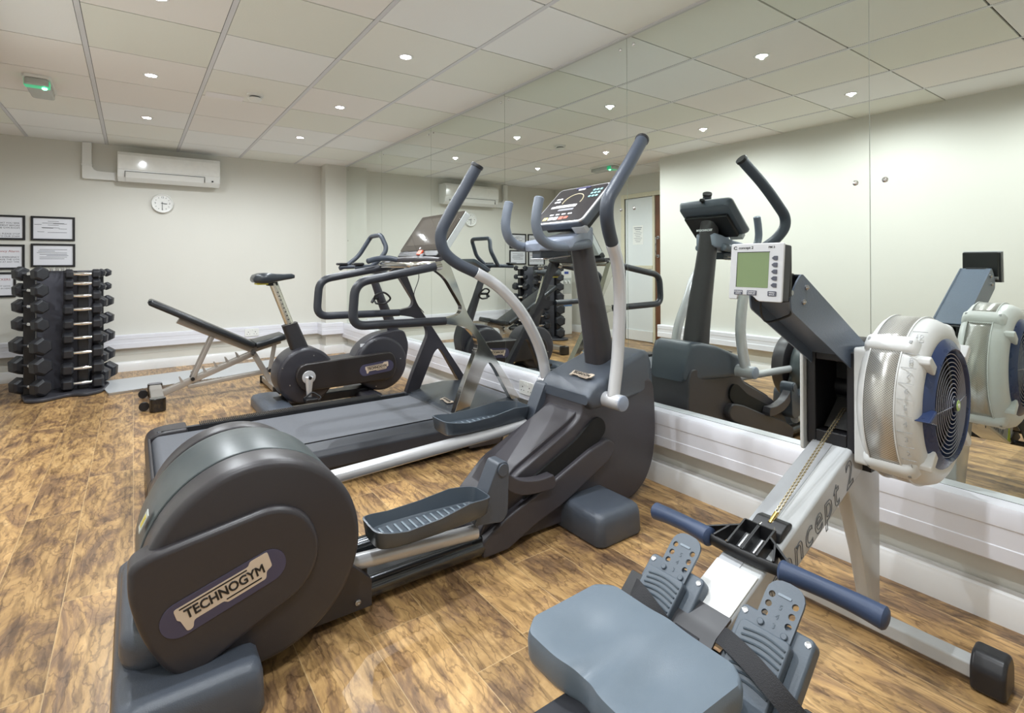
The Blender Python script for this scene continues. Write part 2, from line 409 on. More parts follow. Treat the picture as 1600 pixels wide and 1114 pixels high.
# door side of the recess: glazed white leaf, dark wooden leaf beside it, cream frame
xr = R_['xr']
bm = NB(); box(bm, xr - .06, xr + .018, DY0 - .06, DY0, 0, DZ + .06); box(bm, xr - .06, xr + .018, DY1, DY1 + .06, 0, DZ + .06); box(bm, xr - .06, xr + .018, DY0, DY1, DZ, DZ + .06)
box(bm, xr - .06, xr + .01, 4.572, 4.61, 0, DZ)
structure('trim_8', bm, mat('cream_gloss', 'd8d2bb', .3), bevel=.004)
M_PANE = mat('white_door_panel', 'e6eaec', .22, var=.01, coat=.3)
bm = NB(); box(bm, xr - .045, xr - .012, 4.612, DY1 - .003, .006, DZ - .004)
d1 = structure('door_1', bm, M_PANE, bevel=.002)
b2 = NB(); box(b2, xr - .012, xr + .004, 4.62, DY1 - .01, 1.0, 1.045); fin('mid_rail', b2, MATS['cream_gloss'], d1, bevel=.003)
b2 = NB(); box(b2, xr - .012, xr + .002, 4.62, DY1 - .01, .01, .15); fin('kick_rail', b2, M_SKIRT, d1, bevel=.003)
bm = NB(); box(bm, xr - .045, xr - .006, DY0 + .003, 4.57, .006, DZ - .004)
d2 = structure('door_2', bm, M_WOOD, bevel=.002)
b2 = NB(); tube(b2, fillet([(xr - .006, 4.525, 1.17), (xr + .045, 4.525, 1.17), (xr + .045, 4.525, 1.42), (xr - .006, 4.525, 1.42)], .015), .009, 12)
for zz in (1.17, 1.42): lathe(b2, [(.022, -.006), (.022, .002), (.01, .004)], (xr, 4.525, zz), 'x', 20)
fin('pull_handle', b2, M_STEEL, d2)
# notice on the glazed leaf
bm = NB(); box(bm, xr - .012, xr - .0105, 4.78, 4.965, 1.335, 1.60)
nt_ = fin('paper_notice', bm, mat('paper', 'eeeeec', .6), bevel=0); tag(nt_, 'white paper notice stuck on the white door, seen in the mirror', 'notice')
b2 = NB()
for k in range(9):
    zz = 1.565 - k * .024; ww = .14 - .03 * (k % 3); box(b2, xr - .0106, xr - .0100, 4.8725 - ww / 2, 4.8725 + ww / 2, zz, zz + (.01 if k < 2 else .005))
fin('printed_lines', b2, mat('grey_print', '83868c', .7), nt_)

# ---------------------------------------------------------------- lamps and ceiling things
M_LENS = mat('lamp_lens', 'ffffff', .4, emit=(1.0, .97, .92), estr=60)
M_BEZEL = mat('lamp_bezel', 'e8e8e8', .25)
def downlight(x, y, label):
    t = thing('downlight', (x, y, H), label, 'light', 'recessed downlights in the ceiling tiles')
    b = NB(); lathe(b, [(.043, .004), (.043, -.003), (.040, -.0055), (.032, -.0045), (.030, -.001), (.029, .004)], (x, y, H), 'z', 32, ring=True); fin('bezel', b, M_BEZEL, t)
    b = NB(); lathe(b, [(.029, .003), (.029, -.0015), (.02, -.0028), (.001, -.0032)], (x, y, H), 'z', 24); fin('lens', b, M_LENS, t)
    ld = bpy.data.lights.new('lamp', 'SPOT'); ld.energy = LAMP_POWER; ld.color = LAMP_COLOR; ld.spot_size = math.radians(175); ld.spot_blend = .5; ld.shadow_soft_size = .013
    lo = link(bpy.data.objects.new('lamp', ld)); lo.parent = t; lo.location = (0, 0, -.007)
    return t
DL = {(0, 0): 'recessed round downlight above the rowing machine side, behind the camera left', (0, 1): 'recessed round downlight by the left wall, seen only in the mirror top right',
      (0, 2): 'recessed round downlight at the top edge of the photo, left of centre', (0, 3): 'recessed round downlight nearest the green exit light',
      (0, 4): 'recessed round downlight just in front of the air conditioner', (1, 0): 'recessed round downlight directly over the rowing machine',
      (1, 1): 'recessed round downlight over the cross trainer, brightest in the mirror', (1, 2): 'largest looking recessed round downlight, top centre of the photo',
      (1, 3): 'middle recessed round downlight in the row beside the mirror', (1, 4): 'farthest recessed round downlight in the row beside the mirror'}
for i, x in enumerate((.095, 1.30)):
    for j, y in enumerate((.42, 1.63, 2.83, 4.03, 5.21)):
        downlight(x, y, DL[(i, j)])

# emergency exit light: clear moulded box with a green legend strip
t = thing('emergency_light', (-.50, 4.62, H), 'rectangular clear emergency light glowing green on the ceiling', 'emergency light')
def ebox(x0, x1, y0, y1, z0, z1, r): b = NB(); prism(b, rrect(x0, x1, y0, y1, r), z0, z1, 'xy'); return b
fin('base', ebox(-.57, -.43, 4.42, 4.82, H - .02, H, .02), M_WHITEP, t, bevel=.003)
fin('diffuser', ebox(-.56, -.44, 4.43, 4.81, H - .062, H - .02, .025), mat('grey_diffuser', 'b4b8b4', .2, var=.03), t, bevel=.008)
fin('green_legend', ebox(-.563, -.437, 4.455, 4.53, H - .064, H - .024, .012), mat('green_legend', '2fae77', .3, emit=(.05, .6, .28), estr=.5), t, bevel=.004)
b = NB(); lathe(b, [(.014, .004), (.014, -.004), (.008, -.009), (.001, -.01)], (-.465, 4.50, H - .064), 'z', 16); fin('indicator_lamp', b, mat('green_led', '40ff90', .3, emit=(.12, 1, .4), estr=14), t)
# smoke detector
t = thing('smoke_detector', (.71, 4.08, H), 'round white smoke detector on the ceiling', 'smoke detector')
b = NB(); lathe(b, [(.055, 0), (.055, -.012), (.048, -.016), (.001, -.016)], (.71, 4.08, H), 'z', 32); fin('base', b, M_WHITEP, t)
b = NB(); lathe(b, [(.036, -.016), (.034, -.028), (.001, -.028)], (.71, 4.08, H), 'z', 32); fin('sensor_vents', b, mat('dark_vents', '2a2a2a', .6), t)
b = NB(); lathe(b, [(.046, -.026), (.047, -.033), (.036, -.046), (.014, -.050), (.001, -.050)], (.71, 4.08, H), 'z', 32); fin('cap', b, M_WHITEP, t)
# small service hatch marks: flat grey tape patches beside the detector
b = NB(); box(b, .42, .66, 4.18, 4.3, H - .0025, H - .0012); o = fin('ceiling_patch', b, mat('pale_patch', 'e6e2e4', .35)); tag(o, 'pale shiny repair patch on the ceiling tile beside the smoke detector', 'patch')

# ---------------------------------------------------------------- things on the far wall
YW = 6.61
t = thing('air_conditioner', (.325, YW, 1.91), 'white split air conditioner high on the far wall', 'air conditioner')
prof = [(YW - .002, 1.935), (YW - .13, 1.915), (YW - .185, 1.955), (YW - .205, 2.02), (YW - .205, 2.17), (YW - .18, 2.205), (YW - .002, 2.21)]
b = NB(); prism(b, prof, -.125, .77, 'yz'); fin('casing', b, M_WHITEP, t, bevel=.008)
b = NB(); prism(b, [(YW - .206, 2.025), (YW - .212, 2.03), (YW - .212, 2.17), (YW - .186, 2.203), (YW - .18, 2.2), (YW - .2, 2.1)], -.12, .765, 'yz'); fin('front_panel', b, mat('glossy_white', 'e9e9e6', .08, coat=.6), t, bevel=.003)
b = NB(); prism(b, [(YW - .137, 1.915), (YW - .19, 1.952), (YW - .207, 2.008), (YW - .200, 2.008), (YW - .184, 1.957), (YW - .134, 1.922)], -.06, .62, 'yz'); fin('air_flap', b, M_WHITEP, t, bevel=.002)
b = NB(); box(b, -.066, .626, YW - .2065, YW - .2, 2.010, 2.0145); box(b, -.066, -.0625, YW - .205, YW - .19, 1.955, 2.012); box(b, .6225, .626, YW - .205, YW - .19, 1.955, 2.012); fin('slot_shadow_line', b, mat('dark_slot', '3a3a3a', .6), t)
b = NB(); box(b, .69, .705, YW - .201, YW - .188, 1.965, 1.98); fin('receiver_window', b, M_BLACKF, t)
# pipe trunking elbow
t = thing('pipe_trunking', (-.36, YW, 1.93), 'white pipe trunking elbow left of the air conditioner', 'pipe cover')
b = NB(); prism(b, round_poly([(-.405, 2.288), (-.405, 1.93), (-.126, 1.93), (-.126, 2.01), (-.33, 2.01), (-.33, 2.288)], [0, .02, 0, 0, .07, 0]), YW - .05, YW - .002, 'xz'); fin('duct_cover', b, M_WHITEP, t, bevel=.004)
for q in ((-.41, -.325, 2.06, 2.075), (-.15, -.135, 1.925, 2.015)):
    b = NB(); box(b, q[0], q[1], YW - .054, YW - .002, q[2], q[3]); fin('joint_band', b, M_WHITEP, t, bevel=.002)
# clock
cx, cz, cy = .253, 1.727, YW
t = thing('wall_clock', (cx, cy, cz), 'small round white wall clock below the air conditioner', 'clock')
b = NB(); lathe(b, [(.1, -.002), (.1, -.03), (.094, -.038), (.086, -.036), (.085, -.028), (.001, -.028)], (cx, cy, cz), 'y', 48); fin('case', b, M_WHITEP, t)
for k in range(12):
    b = NB(); a = k * PI / 6; M = Matrix.Translation((cx, cy - .0285, cz)) @ Matrix.Rotation(a, 4, 'Y')
    if k % 3: box(b, -.002, .002, -.001, 0, .06, .07, M); fin('hour_mark', b, M_BLACKF, t)
for k, s in ((12, '12'), (3, '3'), (6, '6'), (9, '9')):
    a = k * PI / 6; letters('numeral', s, (cx + .063 * math.sin(a), cy - .029, cz + .063 * math.cos(a)), (1, 0, 0), (0, 0, 1), .026, M_BLACKF, t)
b = NB(); box(b, -.003, .003, -.002, 0, -.012, .042, Matrix.Translation((cx, cy - .031, cz)) @ Matrix.Rotation(math.radians(97), 4, 'Y')); fin('hour_hand', b, M_BLACKF, t)
b = NB(); box(b, -.002, .002, -.002, 0, -.015, .062, Matrix.Translation((cx, cy - .0335, cz)) @ Matrix.Rotation(math.radians(180), 4, 'Y')); fin('minute_hand', b, M_BLACKF, t)
# framed notices
M_PAPER = mat('notice_paper', 'dcdce2', .35, var=.01, coat=.2); M_PRINT = mat('dark_print', '4a4a50', .7); M_RED = mat('red_print', '9c4a44', .7)
def framed(x0, x1, z0, z1, label, kind):
    t = thing('framed_notice', ((x0 + x1) / 2, YW, z0), label, 'framed notice', 'framed notices on the far wall')
    b = NB(); w = .018
    for q in ((x0, x1, z1 - w, z1), (x0, x1, z0, z0 + w), (x0, x0 + w, z0 + w, z1 - w), (x1 - w, x1, z0 + w, z1 - w)): box(b, q[0], q[1], YW - .018, YW - .001, q[2], q[3])
    fin('frame', b, M_BLACKF, t, bevel=.0015)
    b = NB(); box(b, x0 + w * .9, x1 - w * .9, YW - .009, YW - .002, z0 + w * .9, z1 - w * .9); p = fin('paper', b, M_PAPER, t)
    xc = (x0 + x1) / 2; yy = YW - .0093; top = z1 - w
    if kind[0] == 'lines':
        b = NB()
        for k, (dz, wd, sh) in enumerate(kind[1]): box(b, xc - wd / 2 + sh, xc + wd / 2 + sh, yy - .0006, yy + .0004, top - dz, top - dz + .0035)
        fin('printed_lines', b, M_PRINT, p)
    else:
        for body, dz, sz, mm in kind[1]: letters('printed_text', body, (x1 - w - .02, yy, top - dz), (1, 0, 0), (0, 0, 1), sz, mm, p, depth=.0006, align='RIGHT')
framed(-1.162, -.820, 1.318, 1.547, 'black framed notice with bold print, top left of the wall group', ('text', [('PLEASE ENSURE THAT YOU SEEK', .055, .021, M_PRINT), ('ADVICE ABOUT ALL EQUIPMENT BEFORE', .078, .021, M_PRINT), ('USING THE GYM ROOM', .1, .021, M_PRINT), ('IF YOU FEEL UNWELL PLEASE STOP', .155, .021, M_PRINT), ('AND REPORT IT TO OUR STAFF', .178, .021, M_PRINT)]))
framed(-.782, -.460, 1.317, 1.547, 'black framed notice with faint ruled lines, top right of the wall group', ('lines', [(.03, .08, 0), (.047, .16, 0), (.052, .1, .05), (.062, .05, -.11), (.066, .08, .0), (.09, .13, -.02), (.094, .08, -.04), (.1, .06, .07), (.13, .05, -.09), (.135, .14, .03)]))
framed(-1.162, -.824, 1.045, 1.276, 'black framed notice headed in red, middle left of the wall group', ('text', [('Emergency Alarm', .045, .03, M_RED), ('PUSH BUTTON IN AN EMERGENCY', .1, .021, M_PRINT), ('AND PLEASE DO NOT LEAVE THE GYM', .122, .021, M_PRINT), ('ROOM UNATTENDED AT ANY TIME', .144, .019, M_PRINT)]))
framed(-.782, -.458, 1.066, 1.288, 'black framed notice directly above the dumbbell rack, right side of the wall group', ('lines', [(.04, .2, 0), (.055, .12, -.05), (.07, .22, -.01), (.085, .2, 0), (.097, .16, .03), (.112, .2, 0), (.127, .18, -.01)]))
framed(-1.222, -.884, .79, 1.02, 'lowest black framed notice, partly hidden behind the dumbbells', ('text', [('GYM LOCKERS', .05, .028, M_RED), ('PLEASE NOTE YOU MUST NOT LEAVE', .11, .018, M_PRINT), ('ANY VALUABLES IN HERE', .132, .018, M_PRINT)]))
# sockets
def socket(loc, nx, ny, label):
    """double socket plate facing (nx, ny)"""
    xd = Vector((-ny, nx, 0)); t = thing('wall_socket', loc, label, 'socket', 'double sockets on the white trunking')
    M = frame_matrix(loc, xd, (0, 0, 1))
    b = NB(); prism(b, rrect(-.073, .073, -.043, .043, .006), 0, .009, 'xy', M); fin('plate', b, M_WHITEP, t, bevel=.002)
    for s in (-1, 1):
        b = NB()
        for q in ((-.004, .004, .006, .014), (-.016, -.010, -.016, -.010), (.010, .016, -.016, -.010)): box(b, s * .036 + q[0], s * .036 + q[1], q[2] - .004, q[3] - .004, .008, .0096, M)
        fin('pin_holes', b, M_BLACKF, t)
        b = NB(); box(b, s * .012 - .006, s * .012 + .006, .018, .034, .008, .013, M); fin('rocker_switch', b, M_WHITEP, t, bevel=.001)
socket((2.082, 2.70, .272), -1, 0, 'white double socket on the trunking behind the cross trainer pedal')
socket((1.10, 6.544, .31), 0, -1, 'white double socket on the far trunking above the bench seat')
socket((2.082, .83, .262), -1, 0, 'white double socket on the trunking behind the rower front strut')
# water cooler against the far wall, seen in the mirror
t = thing('water_cooler', (-1.05, 6.12, 0), 'tall white water cooler beside the dumbbell rack, seen in the mirror', 'water cooler')
b = NB(); prism(b, rrect(-1.175, -.955, 5.95, 6.27, .03), 0, 1.02, 'xy'); fin('cabinet', b, M_WHITEP, t, bevel=.012)
b = NB(); box(b, -1.15, -.98, 5.944, 5.952, .62, .86); fin('dispenser_recess', b, mat('recess_grey', 'b9bcb9', .4), t, bevel=.01)
for xx in (-1.085, -1.015):
    b = NB(); tube(b, fillet([(xx, 5.95, .81), (xx, 5.92, .81), (xx, 5.915, .77)], .012), .011, 12); fin('tap', b, M_WHITEP, t)
b = NB(); box(b, -1.155, -.975, 5.942, 5.951, .43, .50); fin('blue_band', b, mat('blue_label', '5c83b8', .4), t, bevel=.002)
b = NB(); box(b, -1.09, -1.01, 5.945, 5.951, .92, .955); fin('blue_badge', b, mat('blue_badge', '3a4c9a', .4), t)
# pale board lying on the floor along the far wall
M = Matrix.Translation((-.165, 5.46, 0)) @ Matrix.Rotation(math.radians(9.5), 4, 'Z')
b = NB(); box(b, 0, 2.02, 0, .62, .001, .016, M); o = fin('floor_board', b, mat('pale_grey_board', 'c2c5c8', .3, var=.03), bevel=.003)
tag(o, 'pale grey flat board lying on the floor behind the bench', 'board')
b = NB(); box(b, -.002, 2.022, -.006, .008, .0005, .022, M); fin('aluminium_edge', b, M_STEEL, o, bevel=.002)

# ---------------------------------------------------------------- machine materials
M_GRAPH = mat('graphite_plastic', '3f3c41', .38, var=.05, bump=.12, bscale=500)
M_GRAPH2 = mat('blue_grey_plastic', '4a505a', .34, var=.07, bump=.3, bscale=420)
M_SHELL = mat('dark_shell', '353235', .36, var=.04, bump=.12, bscale=500)
M_GRIP = mat('grip_rubber', '353b46', .42, var=.08, scale=90, bump=.4, bscale=260)
M_SILVER = mat('silver_lacquer', 'c9c9cc', .25, .35, var=.03)
M_BLACK = mat('black_plastic', '17171a', .42, var=.1)
M_GLOSSB = mat('glossy_black', '0c0c0f', .08, coat=.4)
M_DARKTUBE = mat('dark_steel_tube', '5a5c60', .16, .9)
M_BLUEGREY = mat('pale_blue_grey', '8890a0', .35, var=.05, bump=.1)
M_PLATE = mat('logo_plate_beige', 'cdbcaa', .35)
M_OVAL = mat('logo_oval_violet', '45435a', .32)
M_LETTER = mat('letter_dark', '1a181a', .4)
M_LITE = mat('white_mark', 'e6e6ea', .4)
def brand(parent, c, xd, yd, length, plate=True, extra=0):
    """the maker's wordmark: pale stepped plate with dark lettering and two rules"""
    xd = Vector(xd).normalized(); yd = Vector(yd).normalized(); zd = xd.cross(yd); c = Vector(c); h = length * .20
    M = frame_matrix(c, xd, yd); L_ = length / 2
    b = NB(); prism(b, round_poly([(-L_, h * .62), (L_ * .55, h * .62), (L_ * .6, h * .85), (L_, h * .85), (L_, -h * .1), (L_ * .86, -h * .2), (L_ * .8, -h * .62), (-L_ * .05, -h * .62), (-L_ * .1, -h * .45), (-L_ * .72, -h * .45), (-L_ * .78, -h * .85), (-L_ * .9, -h * .85), (-L_ * .95, -h * .1), (-L_, 0)], h * .12, 2), 0, .0015 + extra, 'xy', M)
    p = fin('logo_plate', b, M_PLATE, parent)
    letters('logo_lettering', 'TECHNOGYM', c + zd * (.0019 + extra) + yd * h * .05, xd, yd, h * .76, M_LETTER, p, depth=.0012, squash=.88, thick=.0008 * length / .2)
    for x0, x1, yy in ((-L_ * .9, L_ * .5, h * .5), (-L_ * .05, L_ * .72, -h * .42)):
        b = NB(); box(b, x0, x1, yy - h * .035, yy + h * .035, .001, .0024 + extra, M); fin('logo_rule', b, M_LETTER, p)
    return p

# ---------------------------------------------------------------- cross trainer (long axis along x, centre line y = 1.75)
YC = 1.75
et = thing('elliptical_trainer', (1.0, YC, 0), 'large dark grey elliptical cross trainer in the foreground with round rear drum', 'cross trainer')
DC = (.268, .312)
def ydisc(b, y0, y1, R, r0=.0, r1=.0, c=DC, seg=72, mi=0):
    """disc with rounded rims about an axis along y"""
    pr = [(.002, y0)]
    for k in range(5): a = k / 4 * PI / 2; pr.append((R - r0 + r0 * math.sin(a), y0 + r0 * (1 - math.cos(a))))
    for k in range(5): a = k / 4 * PI / 2; pr.append((R - r1 + r1 * math.cos(a), y1 - r1 + r1 * math.sin(a)))
    pr.append((.002, y1)); lathe(b, pr, (c[0], 0, c[1]), 'y', seg, mi)
for nm, y0, y1, r0, r1 in (('near_drum_cover', 1.468, 1.575, .022, .006), ('far_drum_cover', 1.925, 2.015, .006, .022)):
    b = NB(); ydisc(b, y0, y1, .262 if y0 < YC else .236, r0, r1); cv = fin(nm, b, M_SHELL, et)
    # raised side panel with the oval emblem
    s = -1 if y0 < YC else 1; ya = y0 if s < 0 else y1
    poly = [(.028, .418), (.30, .462), (.375, .425), (.412, .345), (.405, .27), (.362, .215), (.30, .19), (.165, .125), (.115, .095), (.06, .135), (.012, .23), (-.012, .33), (-.012, .40)]
    pl = round_poly(poly, [.02, .05, .06, .06, .06, .06, .05, .05, .04, .05, .06, .06, .02], 5)
    if s > 0: continue
    b = NB(); prism(b, pl, ya + s * .022, ya - s * .06); rp = fin('raised_side_panel', b, M_SHELL, cv, bevel=.016, seg=4)
    if s < 0:
        yy = ya - .0225; xd = Vector((.955, 0, .295)); 
        M = frame_matrix((.185, yy, .283), xd, (0, 0, 1))
        b = NB(); prism(b, rrect(-.142, .142, -.042, .042, .0415, 8), 0, .002, 'xy', M); ov = fin('emblem_oval', b, M_OVAL, rp, bevel=.0008)
        brand(ov, (.185, yy - .002, .285), xd, (-.295, 0, .955), .215)
# drum band between the covers
b = NB(); ydisc(b, 1.578, 1.905, .2625, .004, .11, (.266, .313)); fin('drum_band', b, mat('drum_green_grey', '434a4c', .36, var=.02), et)
b = NB(); prism(b, [(.25, .02), (.25, .30), (.40, .40), (.50, .2), (.60, .13), (.60, .03)], 1.60, 1.90); fin('rear_chassis', b, M_BLACK, et, bevel=.006)
b = NB(); prism(b, [(.22, .03), (.22, .25), (.46, .25), (.60, .11), (.60, .028)], 1.565, 1.60); fin('chassis_side_plate', b, M_SHELL, et, bevel=.003)
for xx, zz in ((.555, .055), (.40, .05)):
    b = NB(); lathe(b, [(.009, 0), (.009, -.004), (.005, -.006), (.001, -.004)], (xx, 1.565, zz), 'y', 16); fin('bolt', b, M_STEEL, et)
# warning sticker on the band
b = NB(); M = Matrix.Translation((.262, 0, .314)) @ Matrix.Rotation(math.radians(-64), 4, 'Y')
box(b, -.022, .022, 1.60, 1.645, .2672, .2690, M); st = fin('sticker', b, mat('pale_sticker', 'b9bdb6', .4), et)
b = NB(); box(b, -.013, .013, 1.61, 1.635, .269, .2696, M); fin('sticker_symbol', b, mat('yellow_print', 'cdb93e', .5), st)
# feet blocks
def foot_block(nm, x0, x1, y0, y1, h, near, inset=.02):
    b = NB(); rings = []
    for k, (z, i) in enumerate(((0.004, .004), (.012, 0), (h * .70, .003), (h * .88, .008), (h * .97, .02), (h, .038))):
        rings.append([Vector((x, y, z)) for x, y in rrect(x0 + i, x1 - i, y0 + i, y1 - i, .035 if k < 4 else .03, 5)])
    skin(b, rings); return fin(nm, b, M_GRAPH2, et, ang=50)
foot_block('rear_foot', -.045, .262, 1.365, 2.135, .125, 1)
foot_block('front_foot', 1.425, 1.672, 1.402, 2.098, .122, 1)
b = NB(); prism(b, rrect(-.03, .25, 1.50, 2.0, .08, 6), .11, .2, 'xy'); fin('drum_pedestal', b, M_GRAPH2, et, bevel=.03)
# base tubes and cable tray
for yy in (1.625, 1.875):
    b = NB(); cyl(b, (.58, yy, .052), (1.12, yy, .052), .033); fin('base_tube', b, M_DARKTUBE, et)
b = NB(); box(b, .50, 1.15, 1.65, 1.85, .018, .03); fin('base_tray', b, M_BLACK, et)
# front shroud
sh = [(1.035, .02), (1.03, .09), (1.075, .155), (1.20, .268), (1.50, .405), (1.545, .44), (1.555, .52), (1.99, .54), (2.012, .50), (2.022, .40), (2.025, .27), (2.005, .15), (1.95, .06), (1.87, .015)]
b = NB(); prism(b, round_poly(sh, [.01, .04, .05, .03, .04, .03, .02, .03, .03, .1, .1, .1, .06, .02]), 1.625, 1.875); shd = fin('front_shroud', b, M_GRAPH, et, bevel=.022, seg=4)
# kick panels either side below the slots
kp = [(1.03, .015), (1.022, .075), (1.13, .135), (1.248, .178), (1.368, .218), (1.574, .30), (1.68, .325), (1.722, .285), (1.69, .235), (1.411, .11), (1.27, .07), (1.14, .015)]
sl = [(1.22, .15), (1.25, .235), (1.50, .345), (1.60, .415), (1.64, .42), (1.672, .39), (1.675, .35), (1.60, .29), (1.37, .19)]
for nm, ya, yb in (('kick_panel', 1.592, 1.64), ('kick_panel', 1.86, 1.908)):
    b = NB(); prism(b, round_poly(kp, [.01, .02, .03, .02, .02, .03, .04, .04, .05, .05, .03, .01]), ya, yb); fin(nm, b, M_GRAPH, et, bevel=.012, seg=3)
for ya, yb in ((1.613, 1.63), (1.87, 1.887)):
    b = NB(); prism(b, round_poly(sl, .02), ya, yb); fin('link_slot', b, mat('slot_black', '09090b', .7), et)
# ridge highlight body: the sloping bonnet over the flywheel
b = NB()
bon = [(1.10, .17), (1.20, .285), (1.50, .425), (1.56, .46), (1.60, .40), (1.3, .2)]
prism(b, round_poly(bon, .03), 1.655, 1.845); fin('sloping_bonnet', b, M_GRAPH, et, bevel=.02, seg=4)
# front nose panel behind the front foot, seen in the mirror
b = NB(); prism(b, round_poly([(1.20, .02), (1.24, .12), (1.78, .135), (1.80, .02)], .02), 1.915, 1.945); fin('side_channel', b, M_SHELL, et, bevel=.006)
# upper cover carrying the arm pivots and the column
b = NB(); rings = []
cw = [(1.53, .155), (1.60, .168), (1.70, .165), (1.80, .15), (1.92, .13), (2.0, .115), (2.03, .10)]
def halfw(x):
    for (a, wa), (c, wc) in zip(cw, cw[1:]):
        if x <= c: return wa + (wc - wa) * max(0, (x - a)) / (c - a)
    return .10
low = lambda x: .462 if x < 1.6 else .462 + (x - 1.6) * .03
def upz(x):
    P_ = [(1.545, .50), (1.56, .545), (1.60, .572), (1.70, .607), (1.80, .645), (1.93, .675), (1.98, .668), (2.01, .62), (2.03, .53)]
    for (a, za), (c, zc) in zip(P_, P_[1:]):
        if x <= c: return za + (zc - za) * max(0, (x - a)) / (c - a)
    return .5
rings = []
for x in (1.546, 1.555, 1.575, 1.60, 1.65, 1.72, 1.80, 1.88, 1.94, 1.98, 2.005, 2.02, 2.027):
    hw = halfw(x); z0 = low(x) if x > 1.56 else .485; z1 = upz(x)
    if x < 1.56: z1 = .525
    rr = min(.028, (z1 - z0) * .45)
    rings.append([Vector((x, YC + u, v)) for u, v in rrect(-hw, hw, z0, z1, rr, 5)])
skin(b, rings); uc = fin('arm_pivot_cover', b, M_GRAPH2, et, ang=60)
brand(uc, (1.615, 1.70, .588), (-.1, -1, 0), (.93, 0, .36), .135, extra=.002)
# column
b = NB(); rings = []
for x, z, wx, wy in ((1.785, .60, .060, .062), (1.765, .72, .056, .06), (1.728, .90, .050, .057), (1.688, 1.06, .044, .053), (1.664, 1.17, .042, .050), (1.652, 1.25, .042, .049), (1.636, 1.335, .042, .048)):
    rings.append([Vector((x + u, YC + v, z)) for u, v in rrect(-wx, wx, -wy, wy, .036, 5)])
skin(b, rings); cl = fin('column', b, M_SHELL, et, ang=60)
letters('column_lettering', 'TECHNOGYM', (1.6945, YC, 1.262), (0, 1, 0), (-.15, 0, .99), .016, M_LITE, cl, bold=.0004)
# yoke and fixed hand grips
b = NB(); rings = []
for x, hw, z0, z1 in ((1.385, .05, 1.135, 1.165), (1.42, .10, 1.135, 1.18), (1.50, .115, 1.142, 1.192), (1.58, .085, 1.155, 1.215), (1.63, .074, 1.162, 1.235), (1.675, .064, 1.168, 1.245), (1.69, .05, 1.18, 1.235)):
    rings.append([Vector((x, YC + u, v)) for u, v in rrect(-hw, hw, z0, z1, .012, 4)])
skin(b, rings); fin('grip_yoke', b, M_BLUEGREY, et, ang=50)
for s in (-1, 1):
    b = NB(); yy = YC + s * .095
    tube(b, spline([(1.335, YC + s * .105, 1.345), (1.322, YC + s * .105, 1.29), (1.318, YC + s * .105, 1.235), (1.34, YC + s * .105, 1.185), (1.392, YC + s * .103, 1.158), (1.46, yy, 1.152), (1.56, YC + s * .085, 1.158), (1.635, YC + s * .078, 1.168)], 6), .0205, 18)
    fin('fixed_grip', b, mat('pale_grip', '666e7a', .4, var=.06, scale=90, bump=.3, bscale=260), et)
b = NB(); box(b, 1.40, 1.56, YC - .03, YC + .03, 1.10, 1.14); fin('bottle_bracket', b, M_GRAPH2, et, bevel=.008)
b = NB(); tube(b, fillet([(1.55, YC + .05, 1.115), (1.40, YC + .05, 1.10), (1.40, YC - .05, 1.10), (1.55, YC - .05, 1.115)], .03), .004, 8); fin('wire_holder', b, M_STEEL, et)
# console: tilted tray facing the user
CO = Vector((1.60, YC, 1.345)); up_ = Vector((.725, 0, .69)).normalized(); sd = Vector((0, -1, 0))
CM = frame_matrix(CO, sd, up_)      # local x to the user's right, local y up the face, local z towards the user
hw, hh = .165, .128
b = NB()
rings = []
for z, i in ((-.052, .03), (-.046, .012), (-.012, 0), (-.004, .001)):
    rings.append([CM @ Vector((u, v, z)) for u, v in rrect(-hw + i, hw - i, -hh + i, hh - i, .022, 5)])
skin(b, rings); con = fin('console', b, M_GRAPH2, et, ang=50)
b = NB(); rings = []
for z, i in ((-.006, .0), (.0, .0), (.0025, .004), (.0015, .0075)):
    rings.append([CM @ Vector((u, v, z)) for u, v in rrect(-hw + i, hw - i, -hh + i, hh - i, .022, 5)])
skin(b, rings); fin('silver_rim', b, M_SILVER, con, ang=50)
b = NB(); prism(b, rrect(-hw + .007, hw - .007, -hh + .007, hh - .007, .018, 5), 0, .0024, 'xy', CM); face = fin('face_panel', b, mat('console_face', '2c292c', .25), con)
def on_face(nm, quads, m, z=.0024):
    for q in quads:
        b = NB(); prism(b, rrect(q[0], q[1], q[2], q[3], min(.002, (q[1] - q[0]) * .3, (q[3] - q[2]) * .3), 2), z, z + .001, 'xy', CM); fin(nm, b, m, con)
M_CYAN = mat('key_cyan', '8fc7c9', .4); M_REDK = mat('key_red', 'b5604e', .4); M_YELK = mat('key_yellow', 'd8c478', .4)
on_face('key', [(.085 + .021 * i, .099 + .021 * i, .035 + .022 * j, .047 + .022 * j) for i in range(3) for j in range(3)], M_CYAN)
on_face('key', [(-.125 + .022 * i, -.108 + .022 * i, .02 + .02 * j, .031 + .02 * j) for i in range(2) for j in range(2)], M_LITE)
on_face('display_window', [(-.09, .05, -.022, -.004), (-.115, -.07, -.022, -.008)], M_LITE)
on_face('display_window', [(-.05, .05, -.045, -.032)], mat('key_grey', '8a8a90', .4))
on_face('key', [(-.105 + .034 * i, -.078 + .034 * i, -.106, -.086) for i in range(1)], M_YELK); on_face('key', [(-.07 + .034 * i, -.042 + .034 * i, -.106, -.086) for i in range(2)], M_LITE); on_face('key', [(.0, .028, -.106, -.086), (.034, .058, -.104, -.088)], M_REDK)
on_face('key', [(-.08 + .04 * i, -.055 + .04 * i, -.074, -.066) for i in range(4)], M_LITE)
b = NB(); arc = [CM @ Vector((.0 + .06 * math.cos(a), .02 + .052 * math.sin(a), .0030)) for a in [math.radians(-15 + 210 * k / 24) for k in range(25)]]
